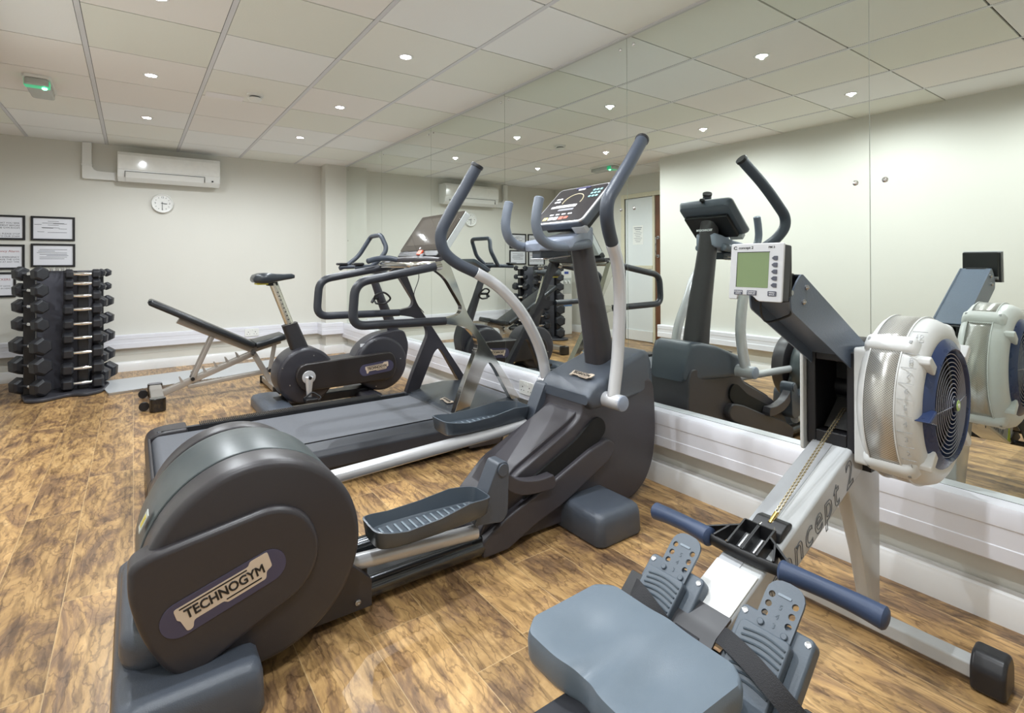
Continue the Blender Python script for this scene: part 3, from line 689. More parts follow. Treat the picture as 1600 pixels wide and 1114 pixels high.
tube(b, arc, .0022, 6); fin('dial_arc', b, mat('dial_gold', 'b7ab8d', .4), con)
on_face('maker_badge', [(-.022, .022, .098, .108)], M_LITE)
b = NB(); prism(b, rrect(-.045, .05, .108, .119, .004, 3), .0024, .005, 'xy', CM); fin('sensor_strip', b, mat('sensor_violet', '4b4a68', .3), con)
b = NB(); lathe(b, [(.004, 0), (.004, .008), (.0125, .010), (.015, .018), (.012, .026), (.002, .028)], CM @ Vector((0, hh, -.03)), 'z', 20); fin('antenna_knob', b, M_BLACK, con)
b = NB(); prism(b, rrect(-.135, .135, -.10, .06, .01), -.075, -.05, 'xy', CM); fin('console_tray', b, M_BLACK, con, bevel=.006)
b = NB(); prism(b, rrect(.075, .15, -.125, -.102, .004), -.07, -.035, 'xy', CM); fin('tray_insert', b, mat('pale_speckled', 'a9abae', .5, var=.3, scale=300), con, bevel=.003)
# pivots and moving arms
b = NB(); cyl(b, (1.645, YC - .262, .502), (1.645, YC + .262, .502), .033, 32)
fin('arm_axle', b, M_SILVER, et)
for s in (-1, 1):
    b = NB(); yy = YC + s * .262; lathe(b, [(.001, s * .010), (.02, s * .010), (.031, s * .005), (.033, s * -.002), (.033, s * -.012)], (1.645, yy, .502), 'y', 28); fin('axle_cap', b, M_BLUEGREY, et)
near = [(1.645, 1.54, .52), (1.672, 1.545, .64), (1.683, 1.544, .76), (1.672, 1.525, .945), (1.628, 1.497, 1.075), (1.570, 1.472, 1.16)]
neg = [(1.566, 1.470, 1.165), (1.515, 1.438, 1.21), (1.480, 1.415, 1.265), (1.483, 1.411, 1.322), (1.530, 1.419, 1.377), (1.640, 1.443, 1.486), (1.765, 1.483, 1.603)]
far = [(1.645, 1.98, .52), (1.628, 1.99, .63), (1.583, 1.995, .736), (1.500, 2.0, .861), (1.401, 2.03, .970), (1.291, 2.055, 1.040)]
feg = [(1.289, 2.056, 1.041), (1.197, 2.080, 1.088), (1.142, 2.093, 1.143), (1.131, 2.095, 1.217), (1.165, 2.080, 1.302), (1.223, 2.050, 1.415), (1.270, 2.012, 1.52)]
for arm, grip in ((near, neg), (far, feg)):
    b = NB(); tube(b, spline(arm, 7), .0265, 22); a_ = fin('moving_arm', b, M_SILVER, et)
    b = NB(); tube(b, spline(grip, 7), .0265, 22); fin('hand_grip', b, M_GRIP, a_)
    e1, e0 = Vector(grip[-1]), Vector(grip[-2]); d = (e1 - e0).normalized()
    b = NB(); cyl(b, e1 - d * .004, e1 + d * .012, .0295, 24); fin('grip_end_cap', b, M_BLACK, a_, bevel=.003)
# pedal rails, foot plates, links
def pedal(tag_, yc, x0, z0, x1, z1, rail_a, rail_b, piv):
    b = NB(); tube(b, [rail_a, rail_b], .0245, 24, dome=False); fin('pedal_rail', b, M_SILVER, et)
    # foot plate: shallow tray with a wavy raised rim
    n = 40; L_ = x1 - x0; W = .078; sl_ = (z1 - z0) / L_
    def outline(off, grow):
        P_ = []
        for k in range(n):
            a = 2 * PI * k / n; cu, su = math.cos(a), math.sin(a)
            sx_ = math.copysign(abs(cu) ** .34, cu); sy_ = math.copysign(abs(su) ** .34, su)
            t_ = (sx_ + 1) / 2; wloc = W * (.90 + .10 * math.sin(t_ * PI * 1.3 + .4))
            x = x0 + L_ / 2 + sx_ * (L_ / 2 + grow); y = yc + sy_ * (wloc + grow)
            P_.append((x, y, t_, off))
        return P_
    def z_(t_, base): return z0 + sl_ * L_ * t_ + base
    rim = lambda t_: .052 - .016 * math.sin(min(1, t_ * 1.35) * PI) + .010 * max(0, math.sin((t_ - .35) * 1.5 * PI))
    rings = []
    rings.append([Vector((x, y, z_(t_, -.012))) for x, y, t_, o in outline(0, -.025)])
    rings.append([Vector((x, y, z_(t_, -.010))) for x, y, t_, o in outline(0, -.012)])
    rings.append([Vector((x, y, z_(t_, .0))) for x, y, t_, o in outline(0, -.002)])
    rings.append([Vector((x, y, z_(t_, rim(t_)))) for x, y, t_, o in outline(0, .006)])
    rings.append([Vector((x, y, z_(t_, rim(t_) + .001))) for x, y, t_, o in outline(0, .001)])
    rings.append([Vector((x, y, z_(t_, .008))) for x, y, t_, o in outline(0, -.010)])
    rings.append([Vector((x, y, z_(t_, .004))) for x, y, t_, o in outline(0, -.018)])
    b = NB(); skin(b, rings); fp = fin('foot_plate', b, mat('foot_plate_plastic', '454d56', .3, var=.05, bump=.1), et, ang=45)
    for k in range(13):
        t_ = .12 + .76 * k / 12; b = NB(); x = x0 + L_ * t_; zz = z_(t_, .0045)
        box(b, x - .0035, x + .0035, yc - .048, yc + .048, zz - .001, zz + .0035); fin('tread_rib', b, mat('tread_rib', '7b868f', .35), fp, bevel=.001)
    # upright link and curved arm
    px, pz = piv; s = 1 if yc < YC else -1
    yl = yc + s * .035
    b = NB(); prism(b, round_poly([(x1 - .04, z1 - .055), (x1 + .005, z1 + .02), (px - .028, pz + .012), (px - .018, pz + .028), (px + .018, pz + .028), (px + .029, pz + .005), (px + .022, z1 - .05), (px - .005, z1 - .075)], .012), yl - .042, yl + .03); lk = fin('upright_link', b, M_GRAPH2, et, bevel=.008)
    b = NB(); cyl(b, (px, yl - .048, pz), (px, yl + .032, pz), .0235, 24); fin('link_pin', b, M_GRAPH2, lk, bevel=.003)
    up_e = spline([(px, pz + .014, 0), (px + .045, pz - .035, 0), (px + .10, pz - .066, 0), (px + .18, pz - .082, 0), (px + .25, pz - .080, 0)], 5)
    lo_e = spline([(px + .262, pz - .112, 0), (px + .25, pz - .132, 0), (px + .16, pz - .130, 0), (px + .09, pz - .118, 0), (px + .03, pz - .085, 0), (px - .012, pz - .03, 0)], 5)
    b = NB(); prism(b, [(q.x, q.y) for q in up_e] + [(q.x, q.y) for q in lo_e], yl - .034, yl + .012); fin('curved_link_arm', b, M_GRAPH, et, bevel=.007)
pedal('near', 1.565, .592, .228, 1.005, .222, (.42, 1.622, .158), (1.0, 1.60, .122), (1.09, .335))
pedal('far', 1.945, 1.035, .385, 1.475, .378, (.43, 1.875, .322), (1.45, 1.895, .352), (1.565, .50))

# ---------------------------------------------------------------- treadmill (runs along x, y 2.6 to 3.42)
TY0, TY1 = 2.55, 3.42; TYC = 2.985
tm = thing('treadmill', (1.0, TYC, 0), 'black treadmill with polished frame, looped handrails and a large tilted screen', 'treadmill')
M_TDECK = mat('treadmill_deck', '303239', .45, var=.05, bump=.15, bscale=300)
M_POL = mat('polished_aluminium', 'cfcfcb', .1, 1.0, var=.03)
def belt_material():
    m = mat('running_belt', '5e6066', .7, var=.35, scale=350, bump=.5, bscale=700); return m
M_BELT = belt_material()
M_DKFRAME = mat('dark_metallic_frame', '3c3a40', .3, .45, var=.05)
# side rails
for ya, yb in ((2.545, 2.66), (3.305, 3.42)):
    b = NB()
    out = (ya if ya < 3 else yb); inn = (yb if ya < 3 else ya)
    pr = [(out, .10), (out, .165), (out + (.02 if ya < 3 else -.02), .19), (inn, .205), (inn, .10)]
    prism(b, pr, .10, 1.56, 'yz'); sr = fin('side_rail', b, M_TDECK, tm, bevel=.008)
    b = NB(); box(b, .12, 1.50, min(inn, inn + (.004 if ya < 3 else -.004)), max(inn, inn + (.004 if ya < 3 else -.004)), .18, .207); fin('belt_seal', b, M_BLACK, sr)
# ribbed pad strips on the far rail top
b = NB()
for k in range(110): box(b, .30 + k * .0095, .305 + k * .0095, 3.325, 3.40, .198, .2055)
fin('ribbed_strip', b, M_BLACK, tm)
b = NB(); prism(b, [(.10, .185), (.075, .16), (.07, .12), (.09, .085), (.12, .08), (1.55, .10), (1.55, .19)], 2.665, 3.30); fin('running_belt', b, M_BELT, tm, bevel=.012)
for x0, x1 in ((.72, .765), (.785, .835), (.85, .865), (.885, .90)):
    b = NB(); box(b, x0, x1, 2.672, 2.692, .189, .1905); fin('belt_mark', b, M_LITE, tm)
# rear end caps, wrapped round
for ya, yb in ((2.53, 2.675), (3.29, 3.44)):
    b = NB(); rings = []
    prof = round_poly([(.055, .08), (.045, .13), (.06, .185), (.12, .205), (.24, .207), (.24, .085)], [.02, .03, .03, .03, 0, 0])
    prism(b, prof, ya, yb); fin('rear_end_cap', b, M_SHELL, tm, bevel=.014)
b = NB(); prism(b, round_poly([(.048, .10), (.046, .14), (.06, .18), (.075, .18), (.062, .14), (.064, .10)], .01), 2.665, 3.30); fin('rear_roller_guard', b, M_SHELL, tm, bevel=.004)
# lower chassis, silver side tube, wheels, feet
b = NB(); box(b, .14, 1.95, 2.60, 3.38, .05, .12); fin('chassis', b, M_BLACK, tm, bevel=.01)
for yy in (2.56, 3.405):
    b = NB(); box(b, .25, 1.52, yy - .01, yy + .01, .055, .11); fin('side_skirt', b, M_BLACK, tm, bevel=.004)
for yy in (2.565, 3.40):
    b = NB(); lathe(b, [(.012, -.014), (.034, -.014), (.038, -.010), (.038, .010), (.034, .014), (.012, .014)], (1.81, yy, .038), 'y', 28); wl = fin('transport_wheel', b, M_BLACK, tm)
    b = NB(); lathe(b, [(.022, -.017), (.028, -.017), (.028, .017), (.022, .017)], (1.81, yy, .038), 'y', 28); fin('wheel_ring', b, M_STEEL, wl)
    b = NB(); lathe(b, [(.03, 0), (.03, .02), (.012, .026), (.012, .07)], (.22, yy + (.03 if yy < 3 else -.03), 0), 'z', 20); fin('levelling_foot', b, M_BLACK, tm)
    b = NB(); prism(b, round_poly([(1.55, .03), (1.60, .09), (1.95, .10), (1.98, .05), (1.8, .02)], .02), yy - .01, yy + .012); fin('wheel_bracket', b, M_SHELL, tm, bevel=.003)
# motor cover
b = NB(); rings = []
for x, z, yi in ((1.52, .188, .0), (1.56, .21, .0), (1.66, .232, .02), (1.80, .246, .05), (1.93, .243, .09), (2.02, .215, .13), (2.055, .15, .16)):
    rings.append([Vector((x, y, v)) for y, v in [(TY0 + yi - .005, .08), (TY1 - yi + .005, .08), (TY1 - yi + .005, z - .03), (TY1 - yi - .05, z), (TY0 + yi + .05, z), (TY0 + yi - .005, z - .03)]])
skin(b, rings); mc = fin('motor_cover', b, mat('motor_cover', '3f4349', .25, var=.04), tm, bevel=.01, ang=30)
brand(mc, (1.60, 2.90, .2235), (-.12, -1, 0), (.98, -.12, .13), .13, extra=.003)
# A frames: a flat cast frame either side with the two looped rails
outer = [(1.40, 1.092), (1.47, 1.125), (1.50, 1.05), (1.562, .885), (1.60, .80), (1.72, .63), (1.99, .24), (1.92, .232), (1.80, .44), (1.765, .49), (1.72, .475), (1.64, .20), (1.50, .205), (1.55, .32), (1.672, .60), (1.655, .655), (1.59, .725), (1.45, .742), (1.45, .775), (1.55, .79), (1.575, .825), (1.46, 1.03), (1.385, 1.048)]
outer = [(1.405, 1.088), (1.47, 1.112), (1.497, 1.06), (1.562, .905), (1.597, .80), (1.725, .62), (1.99, .235), (1.925, .235), (1.80, .445), (1.762, .49), (1.725, .46), (1.605, .20), (1.512, .205), (1.565, .34), (1.678, .585), (1.67, .635), (1.60, .71), (1.455, .737), (1.455, .768), (1.555, .785), (1.572, .825), (1.46, 1.0), (1.395, 1.045)]
rad = [.01, .03, .04, .05, .05, .04, .01, .01, .03, .05, .04, .01, .01, .03, .05, .05, .06, 0, 0, .05, .05, .05, 0]
for yc, mt, nm in ((2.675, M_POL, 'polished_side_frame'), (3.325, M_DKFRAME, 'dark_side_frame')):
    b = NB(); prism(b, round_poly(outer, rad, 5), yc - .022, yc + .022); fr = fin(nm, b, mt, tm, bevel=.012, seg=4)
    yl = yc - .015 if yc < 3 else yc - .025
    b = NB(); tube(b, fillet([(1.41, yl, 1.068), (.935, yl, .985), (.918, yl, .762), (1.46, yl, .754)], .07, 8), .0235, 20, dome=False); fin('looped_handrail', b, mat('handrail_rubber', '2a2c33', .36, var=.05, bump=.1), fr)
    b = NB(); cyl(b, (1.395, yl, 1.066), (1.43, yl, 1.072), .0255, 20); cyl(b, (1.425, yl, .7545), (1.46, yl, .754), .0255, 20) if False else None
    fin('rail_collar', b, M_POL, fr)
# cross bar, screen and its bracket
b = NB(); tube(b, fillet([(1.42, 2.70, 1.082), (1.30, 2.76, 1.075), (1.30, 3.24, 1.075), (1.42, 3.30, 1.075)], .05, 6), .017, 16); fin('cross_bar', b, M_POL, tm)
b = NB(); rings = []
for y, r_ in ((2.70, .02), (2.80, .032), (2.95, .038), (3.10, .038), (3.25, .032), (3.33, .02)): rings.append([Vector((1.47 + u * 1.5, y, 1.105 + v)) for u, v in rrect(-r_, r_, -r_ * .7, r_ * .7, r_ * .5, 4)])
skin(b, rings); fin('console_shelf', b, M_SHELL, tm, ang=50)
S0 = Vector((1.476, 0, 1.162)); S1 = Vector((1.648, 0, 1.405)); su = (S1 - S0).normalized(); sc_ = (S0 + S1) / 2; sh_ = (S1 - S0).length / 2
SM = frame_matrix((sc_.x, 3.03, sc_.z), (0, -1, 0), su)
b = NB(); prism(b, rrect(-.29, .29, -sh_, sh_, .012), -.045, -.003, 'xy', SM); tv = fin('screen_housing', b, mat('silver_housing', 'b9bdbd', .3, .2), tm, bevel=.004)
b = NB(); prism(b, rrect(-.288, .288, -sh_ + .002, sh_ - .002, .01), -.004, .002, 'xy', SM); fin('glass_front', b, mat('smoked_glass', '35302c', .012, coat=.6), tv, bevel=.001)
b = NB(); box(b, -.235, .235, -sh_ + .045, sh_ - .03, .002, .0026, SM); fin('dark_display', b, mat('dark_display', '4a4540', .012, coat=.6), tv)
b = NB(); lathe(b, [(.007, 0), (.007, .002), (.002, .002)], (0, 0, 0), 'z', 16, M=SM @ Matrix.Translation((0, -sh_ + .02, .002))); bb = fin('power_button', b, M_LITE, tv)
b = NB(); prism(b, rrect(-.27, .29, -sh_ - .042, -sh_ - .002, .006), -.04, .004, 'xy', SM); ks = fin('key_strip', b, M_BLACK, tm, bevel=.004)
b = NB(); prism(b, rrect(.03, .085, -sh_ - .038, -sh_ - .004, .004), .004, .016, 'xy', SM); fin('stop_button', b, mat('orange_red', 'd5583a', .4), ks, bevel=.003)
b = NB(); prism(b, rrect(.10, .15, -sh_ - .075, -sh_ - .035, .008), -.01, .02, 'xy', SM); fin('safety_clip', b, M_BLACK, ks, bevel=.004)
b = NB(); tube(b, spline([(1.39, 2.90, 1.10), (1.41, 2.895, 1.0), (1.38, 2.90, .90), (1.41, 2.91, .83), (1.47, 2.95, .78)], 6), .0025, 8); fin('safety_cord', b, M_BLACK, ks)
b = NB(); prism(b, [(1.50, 1.12), (1.60, 1.30), (1.63, 1.28), (1.56, 1.08), (1.46, 1.08)], 2.93, 3.12); fin('screen_bracket', b, M_SHELL, tm, bevel=.008)
# side winged grips that curl up from the shelf
for s in (1,):
    b = NB(); tube(b, spline([(1.44, 3.02 + s * .23, 1.105), (1.38, 3.02 + s * .26, 1.12), (1.30, 3.02 + s * .265, 1.115), (1.23, 3.02 + s * .24, 1.10)], 6), .018, 14); fin('console_grip', b, M_GRIP, tm)

# ---------------------------------------------------------------- upright exercise bike (along x, centre line y = 4.16)
BY = 4.115
bk = thing('exercise_bike', (1.3, BY, 0), 'dark upright exercise bike with round drums, standing beyond the treadmill', 'exercise bike')
M_BK = mat('bike_shell', '2f2e35', .38, var=.04, bump=.1)
def bdisc(b, y0, y1, R, c, r0=.012, r1=.012): ydisc(b, y0, y1, R, r0, r1, c, 56)
b = NB(); bdisc(b, 3.985, 4.245, .207, (1.052, .252), .025, .03); rd = fin('crank_drum', b, M_BK, bk)
for xx, zz in ((1.10, .40), (.88, .33), (.93, .20), (1.2, .30)):
    b2 = NB(); lathe(b2, [(.005, 0), (.005, -.003), (.001, -.004)], (xx, 3.985, zz), 'y', 10); fin('screw', b2, M_STEEL, rd)
b = NB(); bdisc(b, 4.0, 4.23, .215, (1.645, .275), .025, .03); fd = fin('flywheel_drum', b, M_BK, bk)
for xx, zz in ((1.58, .47), (1.59, .1), (1.80, .30)):
    b2 = NB(); lathe(b2, [(.005, 0), (.005, -.003), (.001, -.004)], (xx, 4.0, zz), 'y', 10); fin('screw', b2, M_STEEL, fd)
b = NB(); prism(b, round_poly([(1.42, .33), (1.50, .455), (1.62, .515), (1.80, .535), (1.86, .52), (1.90, .40), (1.86, .20), (1.60, .2)], [.02, .06, .06, .03, .03, .05, .05, 0]), 4.04, 4.19); fc = fin('flywheel_cover', b, M_BK, bk, bevel=.015)
b = NB(); box(b, 1.475, 1.525, 4.036, 4.04, .42, .445); fin('pale_label', b, M_LITE, fc)
b = NB(); b_ = round_poly([(.99, .348), (1.715, .375), (1.75, .27), (1.715, .155), (1.012, .145), (.955, .25)], [.09, .09, .09, .09, .09, .09], 6)
prism(b, b_, 3.945, 4.0); cgd = fin('chain_guard', b, mat('guard_brown_black', '2b2727', .33, var=.04), bk, bevel=.012)
M2 = frame_matrix((1.575, 3.9435, .258), (1, 0, .08), (-.08, 0, 1))
b = NB(); prism(b, rrect(-.14, .14, -.045, .045, .044, 6), 0, .002, 'xy', M2); ovb = fin('emblem_oval', b, M_OVAL, cgd)
brand(ovb, (1.575, 3.9405, .262), (1, 0, .08), (-.08, 0, 1), .19)
b = NB(); prism(b, [(1.0, .20), (1.7, .20), (1.7, .36), (1.0, .33)], 4.0, 4.23); fin('inner_frame', b, M_BK, bk)
# cranks and pedals
for s, yy, a in ((-1, 3.945, -92), (1, 4.285, 88)):
    an = math.radians(a); dx, dz = math.cos(an), math.sin(an)
    b = NB(); bdisc(b, min(yy, yy - s * -.012), max(yy, yy - s * -.012), .048, (1.052, .252), .004, .004)
    tube(b, [(1.052, yy + s * .014, .252), (1.052 + dx * .085, yy + s * .02, .252 + dz * .085), (1.052 + dx * .15, yy + s * .028, .252 + dz * .15)], [.030, .021, .017], 16)
    ck = fin('crank_arm', b, M_SILVER, bk)
    b = NB(); lathe(b, [(.012, s * .0), (.012, s * .045), (.001, s * .046)], (1.052, yy, .252), 'y', 16); fin('crank_bolt', b, M_BLACK, ck)
    b = NB(); cx_, cz_ = 1.052 + dx * .15, .252 + dz * .15
    box(b, cx_ - .045, cx_ + .045, yy + s * .035, yy + s * .115, cz_ - .013, cz_ + .013); pd = fin('pedal', b, M_BLACK, bk, bevel=.006)
    b = NB(); tube(b, fillet([(cx_ - .04, yy + s * .05, cz_ + .012), (cx_ + .02, yy + s * .05, cz_ + .05), (cx_ + .075, yy + s * .09, cz_ + .01), (cx_ + .03, yy + s * .11, cz_ - .01)], .02), .006, 8); fin('toe_strap', b, M_BLACK, pd)
# base
b = NB(); rings = []
for z, i in ((0.003, 0), (.05, 0), (.075, .012), (.085, .04)): rings.append([Vector((x, y, z)) for x, y in rrect(.735 + i, .935 - i, 3.81 + i, 4.42 - i, .04, 5)])
skin(b, rings); fin('rear_foot', b, M_GRAPH2, bk, ang=50)
b = NB(); rings = []
for z, i in ((0.003, 0), (.045, 0), (.065, .012), (.075, .03)): rings.append([Vector((x, y, z)) for x, y in rrect(1.44 + i, 1.60 - i, 3.84 + i, 4.39 - i, .04, 5)])
skin(b, rings); fin('front_foot', b, M_BK, bk, ang=50)
b = NB(); box(b, .85, 1.58, 4.05, 4.18, .03, .09); fin('base_beam', b, M_BLACK, bk, bevel=.01)
b = NB(); prism(b, [(.92, .06), (.92, .16), (1.12, .16), (1.16, .05)], 4.0, 4.23); fin('drum_pedestal', b, M_BK, bk, bevel=.01)
# seat tube, post, saddle
b = NB(); rings = []
for p, rx, ry in (((1.045, BY, .40), .060, .05), ((.957, BY, .635), .052, .046)): rings.append([Vector((p[0] + u, p[1] + v, p[2] + u * .25)) for u, v in rrect(-rx, rx, -ry, ry, .025, 5)])
skin(b, rings); fin('seat_tube', b, mat('charcoal_sleeve', '242225', .5, var=.05, bump=.1), bk, ang=50)
b = NB(); tube(b, [(.97, BY, .60), (.845, BY, .945)], .031, 24, dome=False); sp = fin('seat_post', b, mat('satin_alloy', 'd6d3c6', .25, .8, var=.05), bk)
for k in range(9):
    t_ = .12 + k * .085; c = Vector((.97, BY - .0305, .60)).lerp(Vector((.845, BY - .0305, .945)), t_); b = NB(); box(b, c.x - .006, c.x + .006, c.y - .001, c.y + .001, c.z - .003, c.z + .003); fin('height_mark', b, M_LETTER, sp)
b = NB(); rings = []
for x, w, z0, z1 in ((.700, .070, .962, .985), (.712, .095, .950, 1.005), (.75, .115, .945, 1.018), (.80, .112, .945, 1.020), (.86, .075, .955, 1.012), (.92, .045, .965, 1.010), (.97, .032, .972, 1.012), (.992, .022, .978, 1.003)):
    rings.append([Vector((x, BY + u, v)) for u, v in rrect(-w, w, z0, z1, (z1 - z0) * .45, 5)])
skin(b, rings); sd_ = fin('saddle', b, mat('saddle_vinyl', '2c3136', .3, var=.05), bk, ang=60)
b = NB(); box(b, .725, .80, BY - .06, BY + .05, .935, .948); fin('yellow_lever', b, mat('yellow_plastic', 'd9cf3c', .4), sd_, bevel=.003)
b = NB(); box(b, .80, .87, BY - .03, BY + .03, .925, .95); fin('saddle_clamp', b, M_BLACK, sd_, bevel=.004)
# handlebar column, bars, console
b = NB(); tube(b, [(1.80, BY, .49), (1.69, BY, .76), (1.605, BY, .99)], [.046, .036, .030], 20, dome=False); fin('handlebar_column', b, M_BK, bk)
# one bar loops up from both sides over the console
b = NB(); tube(b, fillet([(1.54, BY - .15, 1.06), (1.60, BY - .185, 1.12), (1.655, BY - .195, 1.20), (1.625, BY - .14, 1.315), (1.65, BY + .14, 1.315), (1.56, BY + .19, 1.15), (1.46, BY + .195, 1.07), (1.40, BY + .195, 1.045)], .045, 6), .0185, 16); fin('looped_handlebar', b, M_GRIP, bk)
for s in (-1, 1):
    b = NB(); tube(b, fillet([(1.62, BY + s * .06, 1.06), (1.52, BY + s * .17, 1.06), (1.40, BY + s * .19, 1.055)], .05), .017, 14); hb = fin('forward_grip', b, M_GRIP, bk)
    b = NB(); box(b, 1.375, 1.46, BY + s * .19 - .032, BY + s * .19 + .032, 1.072, 1.092); fin('elbow_pad', b, M_BLACK, hb, bevel=.01)
BM_ = frame_matrix((1.70, BY, 1.075), (0, -1, 0), (.86, 0, .5))
b = NB(); rings = []
for z, i in ((-.04, .03), (-.03, .006), (-.004, 0), (.0, .004)): rings.append([BM_ @ Vector((u, v, z)) for u, v in rrect(-.15 + i, .15 - i, -.105 + i, .105 - i, .03, 5)])
skin(b, rings); bc = fin('console', b, M_GRAPH2, bk, ang=50)
b = NB(); prism(b, rrect(-.135, .135, -.09, .09, .02), 0, .002, 'xy', BM_); fin('console_face', b, MATS['console_face'], bc)
b = NB(); box(b, -.05, .05, 0, .05, .002, .003, BM_); fin('display_window', b, mat('key_grey', '8a8a90', .4), bc)
b = NB(); tube(b, [(1.66, BY, .80), (1.60, BY - .05, .80), (1.58, BY - .055, .77)], .012, 10); bh = fin('strap_holder', b, M_BLACK, bk)
b = NB(); tube(b, spline([(1.60, BY - .05, .79), (1.60, BY - .09, .83), (1.66, BY - .11, .85), (1.72, BY - .10, .80), (1.68, BY - .08, .76), (1.61, BY - .07, .76)], 6), .008, 8, closed=True); fin('hanging_strap', b, M_BLACK, bh)

bk.location.y += .045

# ---------------------------------------------------------------- adjustable bench (along x, centre line y = 4.95)
WY = 4.95
wb = thing('weight_bench', (.55, WY, 0), 'adjustable weight bench with raised black backrest and silver frame', 'bench')
M_VIN = mat('black_vinyl', '1f2226', .32, var=.08, bump=.15, bscale=80)
M_CHAMP = mat('champagne_steel', 'aea8a2', .34, .45, var=.04)
def pad(b, a, c, thick, wa, wb_, rise=0):
    """cushion between two points in the xz plane"""
    a, c = Vector(a), Vector(c); d = (c - a); L_ = d.length; d.normalize(); n = Vector((-d.z, 0, d.x)); 
    if n.z < 0: n = -n
    rings = []
    for t_, i in ((0, .012), (.012, .002), (.03, 0), (.5, 0), (.97, 0), (.988, .002), (1, .012)):
        w_ = wa + (wb_ - wa) * t_
        rings.append([a + d * L_ * t_ + n * v + Vector((0, WY + u, 0)) for u, v in rrect(-w_ + i, w_ - i, i * .8, thick - i * .8, .018, 5)])
    skin(b, rings)
b = NB(); pad(b, (.088, 0, .777), (.825, 0, .372), .048, .125, .14); bp_ = fin('back_pad', b, M_VIN, wb, ang=60)
b = NB(); pad(b, (.85, 0, .372), (1.09, 0, .425), .052, .14, .12); fin('seat_pad', b, M_VIN, wb, ang=60)
def bar(b, a, c, w_, h_, y=WY):
    a, c = Vector((a[0], y, a[1])), Vector((c[0], y, c[1])); d = (c - a).normalized(); n = Vector((-d.z, 0, d.x))
    skin(b, [[p + Vector((0, u, 0)) + n * v for u, v in rrect(-w_ / 2, w_ / 2, -h_ / 2, h_ / 2, .006, 2)] for p in (a, c)])
b = NB(); bar(b, (.292, .636), (.835, .345), .06, .045); fin('backrest_tube', b, M_CHAMP, wb)
b = NB(); bar(b, (.835, .345), (1.06, .405), .055, .04); fin('seat_tube', b, M_CHAMP, wb)
for s in (-1, 1):
    b = NB(); bar(b, (.53, .49), (.39, .165), .014, .035, WY + s * .042); fin('support_strut', b, M_CHAMP, wb)
b = NB(); cyl(b, (.39, WY - .07, .165), (.39, WY + .07, .165), .014); fin('locking_pin', b, M_BLACK, wb)
b = NB(); bar(b, (.16, .06), (.84, .32), .05, .05); mb = fin('main_beam', b, M_CHAMP, wb)
for k in range(6):
    t_ = .22 + k * .12; x = .16 + .68 * t_; z = .06 + .26 * t_; b = NB()
    prism(b, [(x, z + .02), (x - .012, z + .062), (x - .004, z + .066), (x + .018, z + .03)], WY - .028, WY - .02); fin('ladder_hook', b, M_CHAMP, mb)
    b = NB(); prism(b, [(x, z + .02), (x - .012, z + .062), (x - .004, z + .066), (x + .018, z + .03)], WY + .02, WY + .028); fin('ladder_hook', b, M_CHAMP, mb)
b = NB(); bar(b, (.835, .335), (.985, .05), .05, .045); fin('rear_leg', b, M_CHAMP, wb)
b = NB(); bar(b, (1.01, .39), (.97, .16), .02, .035, WY - .03); fin('seat_strut', b, M_CHAMP, wb)
b = NB(); bar(b, (.36, .10), (.93, .15), .045, .035); fin('lower_beam', b, M_CHAMP, wb)
b = NB(); cyl(b, (.835, WY - .06, .335), (.835, WY + .06, .335), .02); fin('hinge_bolt', b, M_STEEL, wb)
b = NB(); cyl(b, (.97, WY - .05, .16), (.97, WY + .05, .16), .016); fin('adjuster_pin', b, M_BLACK, wb)
b = NB(); box(b, .955, 1.01, 4.69, 5.22, .015, .06); fin('rear_floor_bar', b, M_CHAMP, wb, bevel=.005)
b = NB(); box(b, .105, .19, 4.70, 5.20, .045, .095); fb = fin('front_floor_bar', b, M_CHAMP, wb, bevel=.008)
for yy in (4.66, 5.24):
    b = NB(); prism(b, rrect(.095, .20, yy - .045, yy + .045, .03, 5), .002, .10, 'xy'); fin('foot_cap', b, M_GLOSSB, wb, bevel=.008)
    b = NB(); lathe(b, [(.006, -.012), (.030, -.012), (.033, -.008), (.033, .008), (.030, .012), (.006, .012)], (.065, yy + (.06 if yy < 5 else -.06), .034), 'y', 24); fin('transport_wheel', b, M_BLACK, wb)
for yy in (4.68, 5.22):
    b = NB(); prism(b, rrect(.945, 1.02, yy - .02, yy + .02, .01), .001, .064, 'xy'); fin('end_cap', b, M_BLACK, wb, bevel=.004)

# ---------------------------------------------------------------- dumbbell tree with three columns of hex dumbbells
RX, RY = -.45, 5.95
rk = thing('dumbbell_rack', (RX, RY, 0), 'black upright dumbbell rack with three columns beside the far wall', 'dumbbell rack')
M_RACK = mat('rack_black', '1c1c20', .4, var=.06); M_RPANEL = mat('rack_panel_grey', '4b4b52', .4, var=.05)
b = NB(); prism(b, round_poly([(-.69, 5.50), (-.58, 5.47), (-.42, 5.60), (-.32, 5.52), (-.21, 5.60), (-.17, 5.95), (-.30, 6.15), (-.65, 6.1), (-.76, 5.85)], .05), .002, .03, 'xy'); fin('base_plate', b, mat('rack_base', '3c3c42', .45), rk, bevel=.01)
POST = {'left': (-.69, 5.745), 'front': (-.348, 5.775), 'right': (-.255, 6.03)}
for k, (x, y) in POST.items():
    b = NB(); box(b, x - .036, x + .036, y - .02, y + .04, .03, 1.02); fin('post', b, M_RACK, rk, bevel=.006)
def panel(a, c, z0, z1, th=.01):
    a, c = Vector(a), Vector(c); d = (c - a).normalized(); n = Vector((-d.y, d.x)) * th / 2; b = NB()
    prism(b, [tuple(a + n), tuple(c + n), tuple(c - n), tuple(a - n)], z0, z1, 'xy'); return b
fin('side_panel', panel((-.65, 5.77), (-.49, 5.90), .03, 1.035), M_RPANEL, rk, bevel=.003)
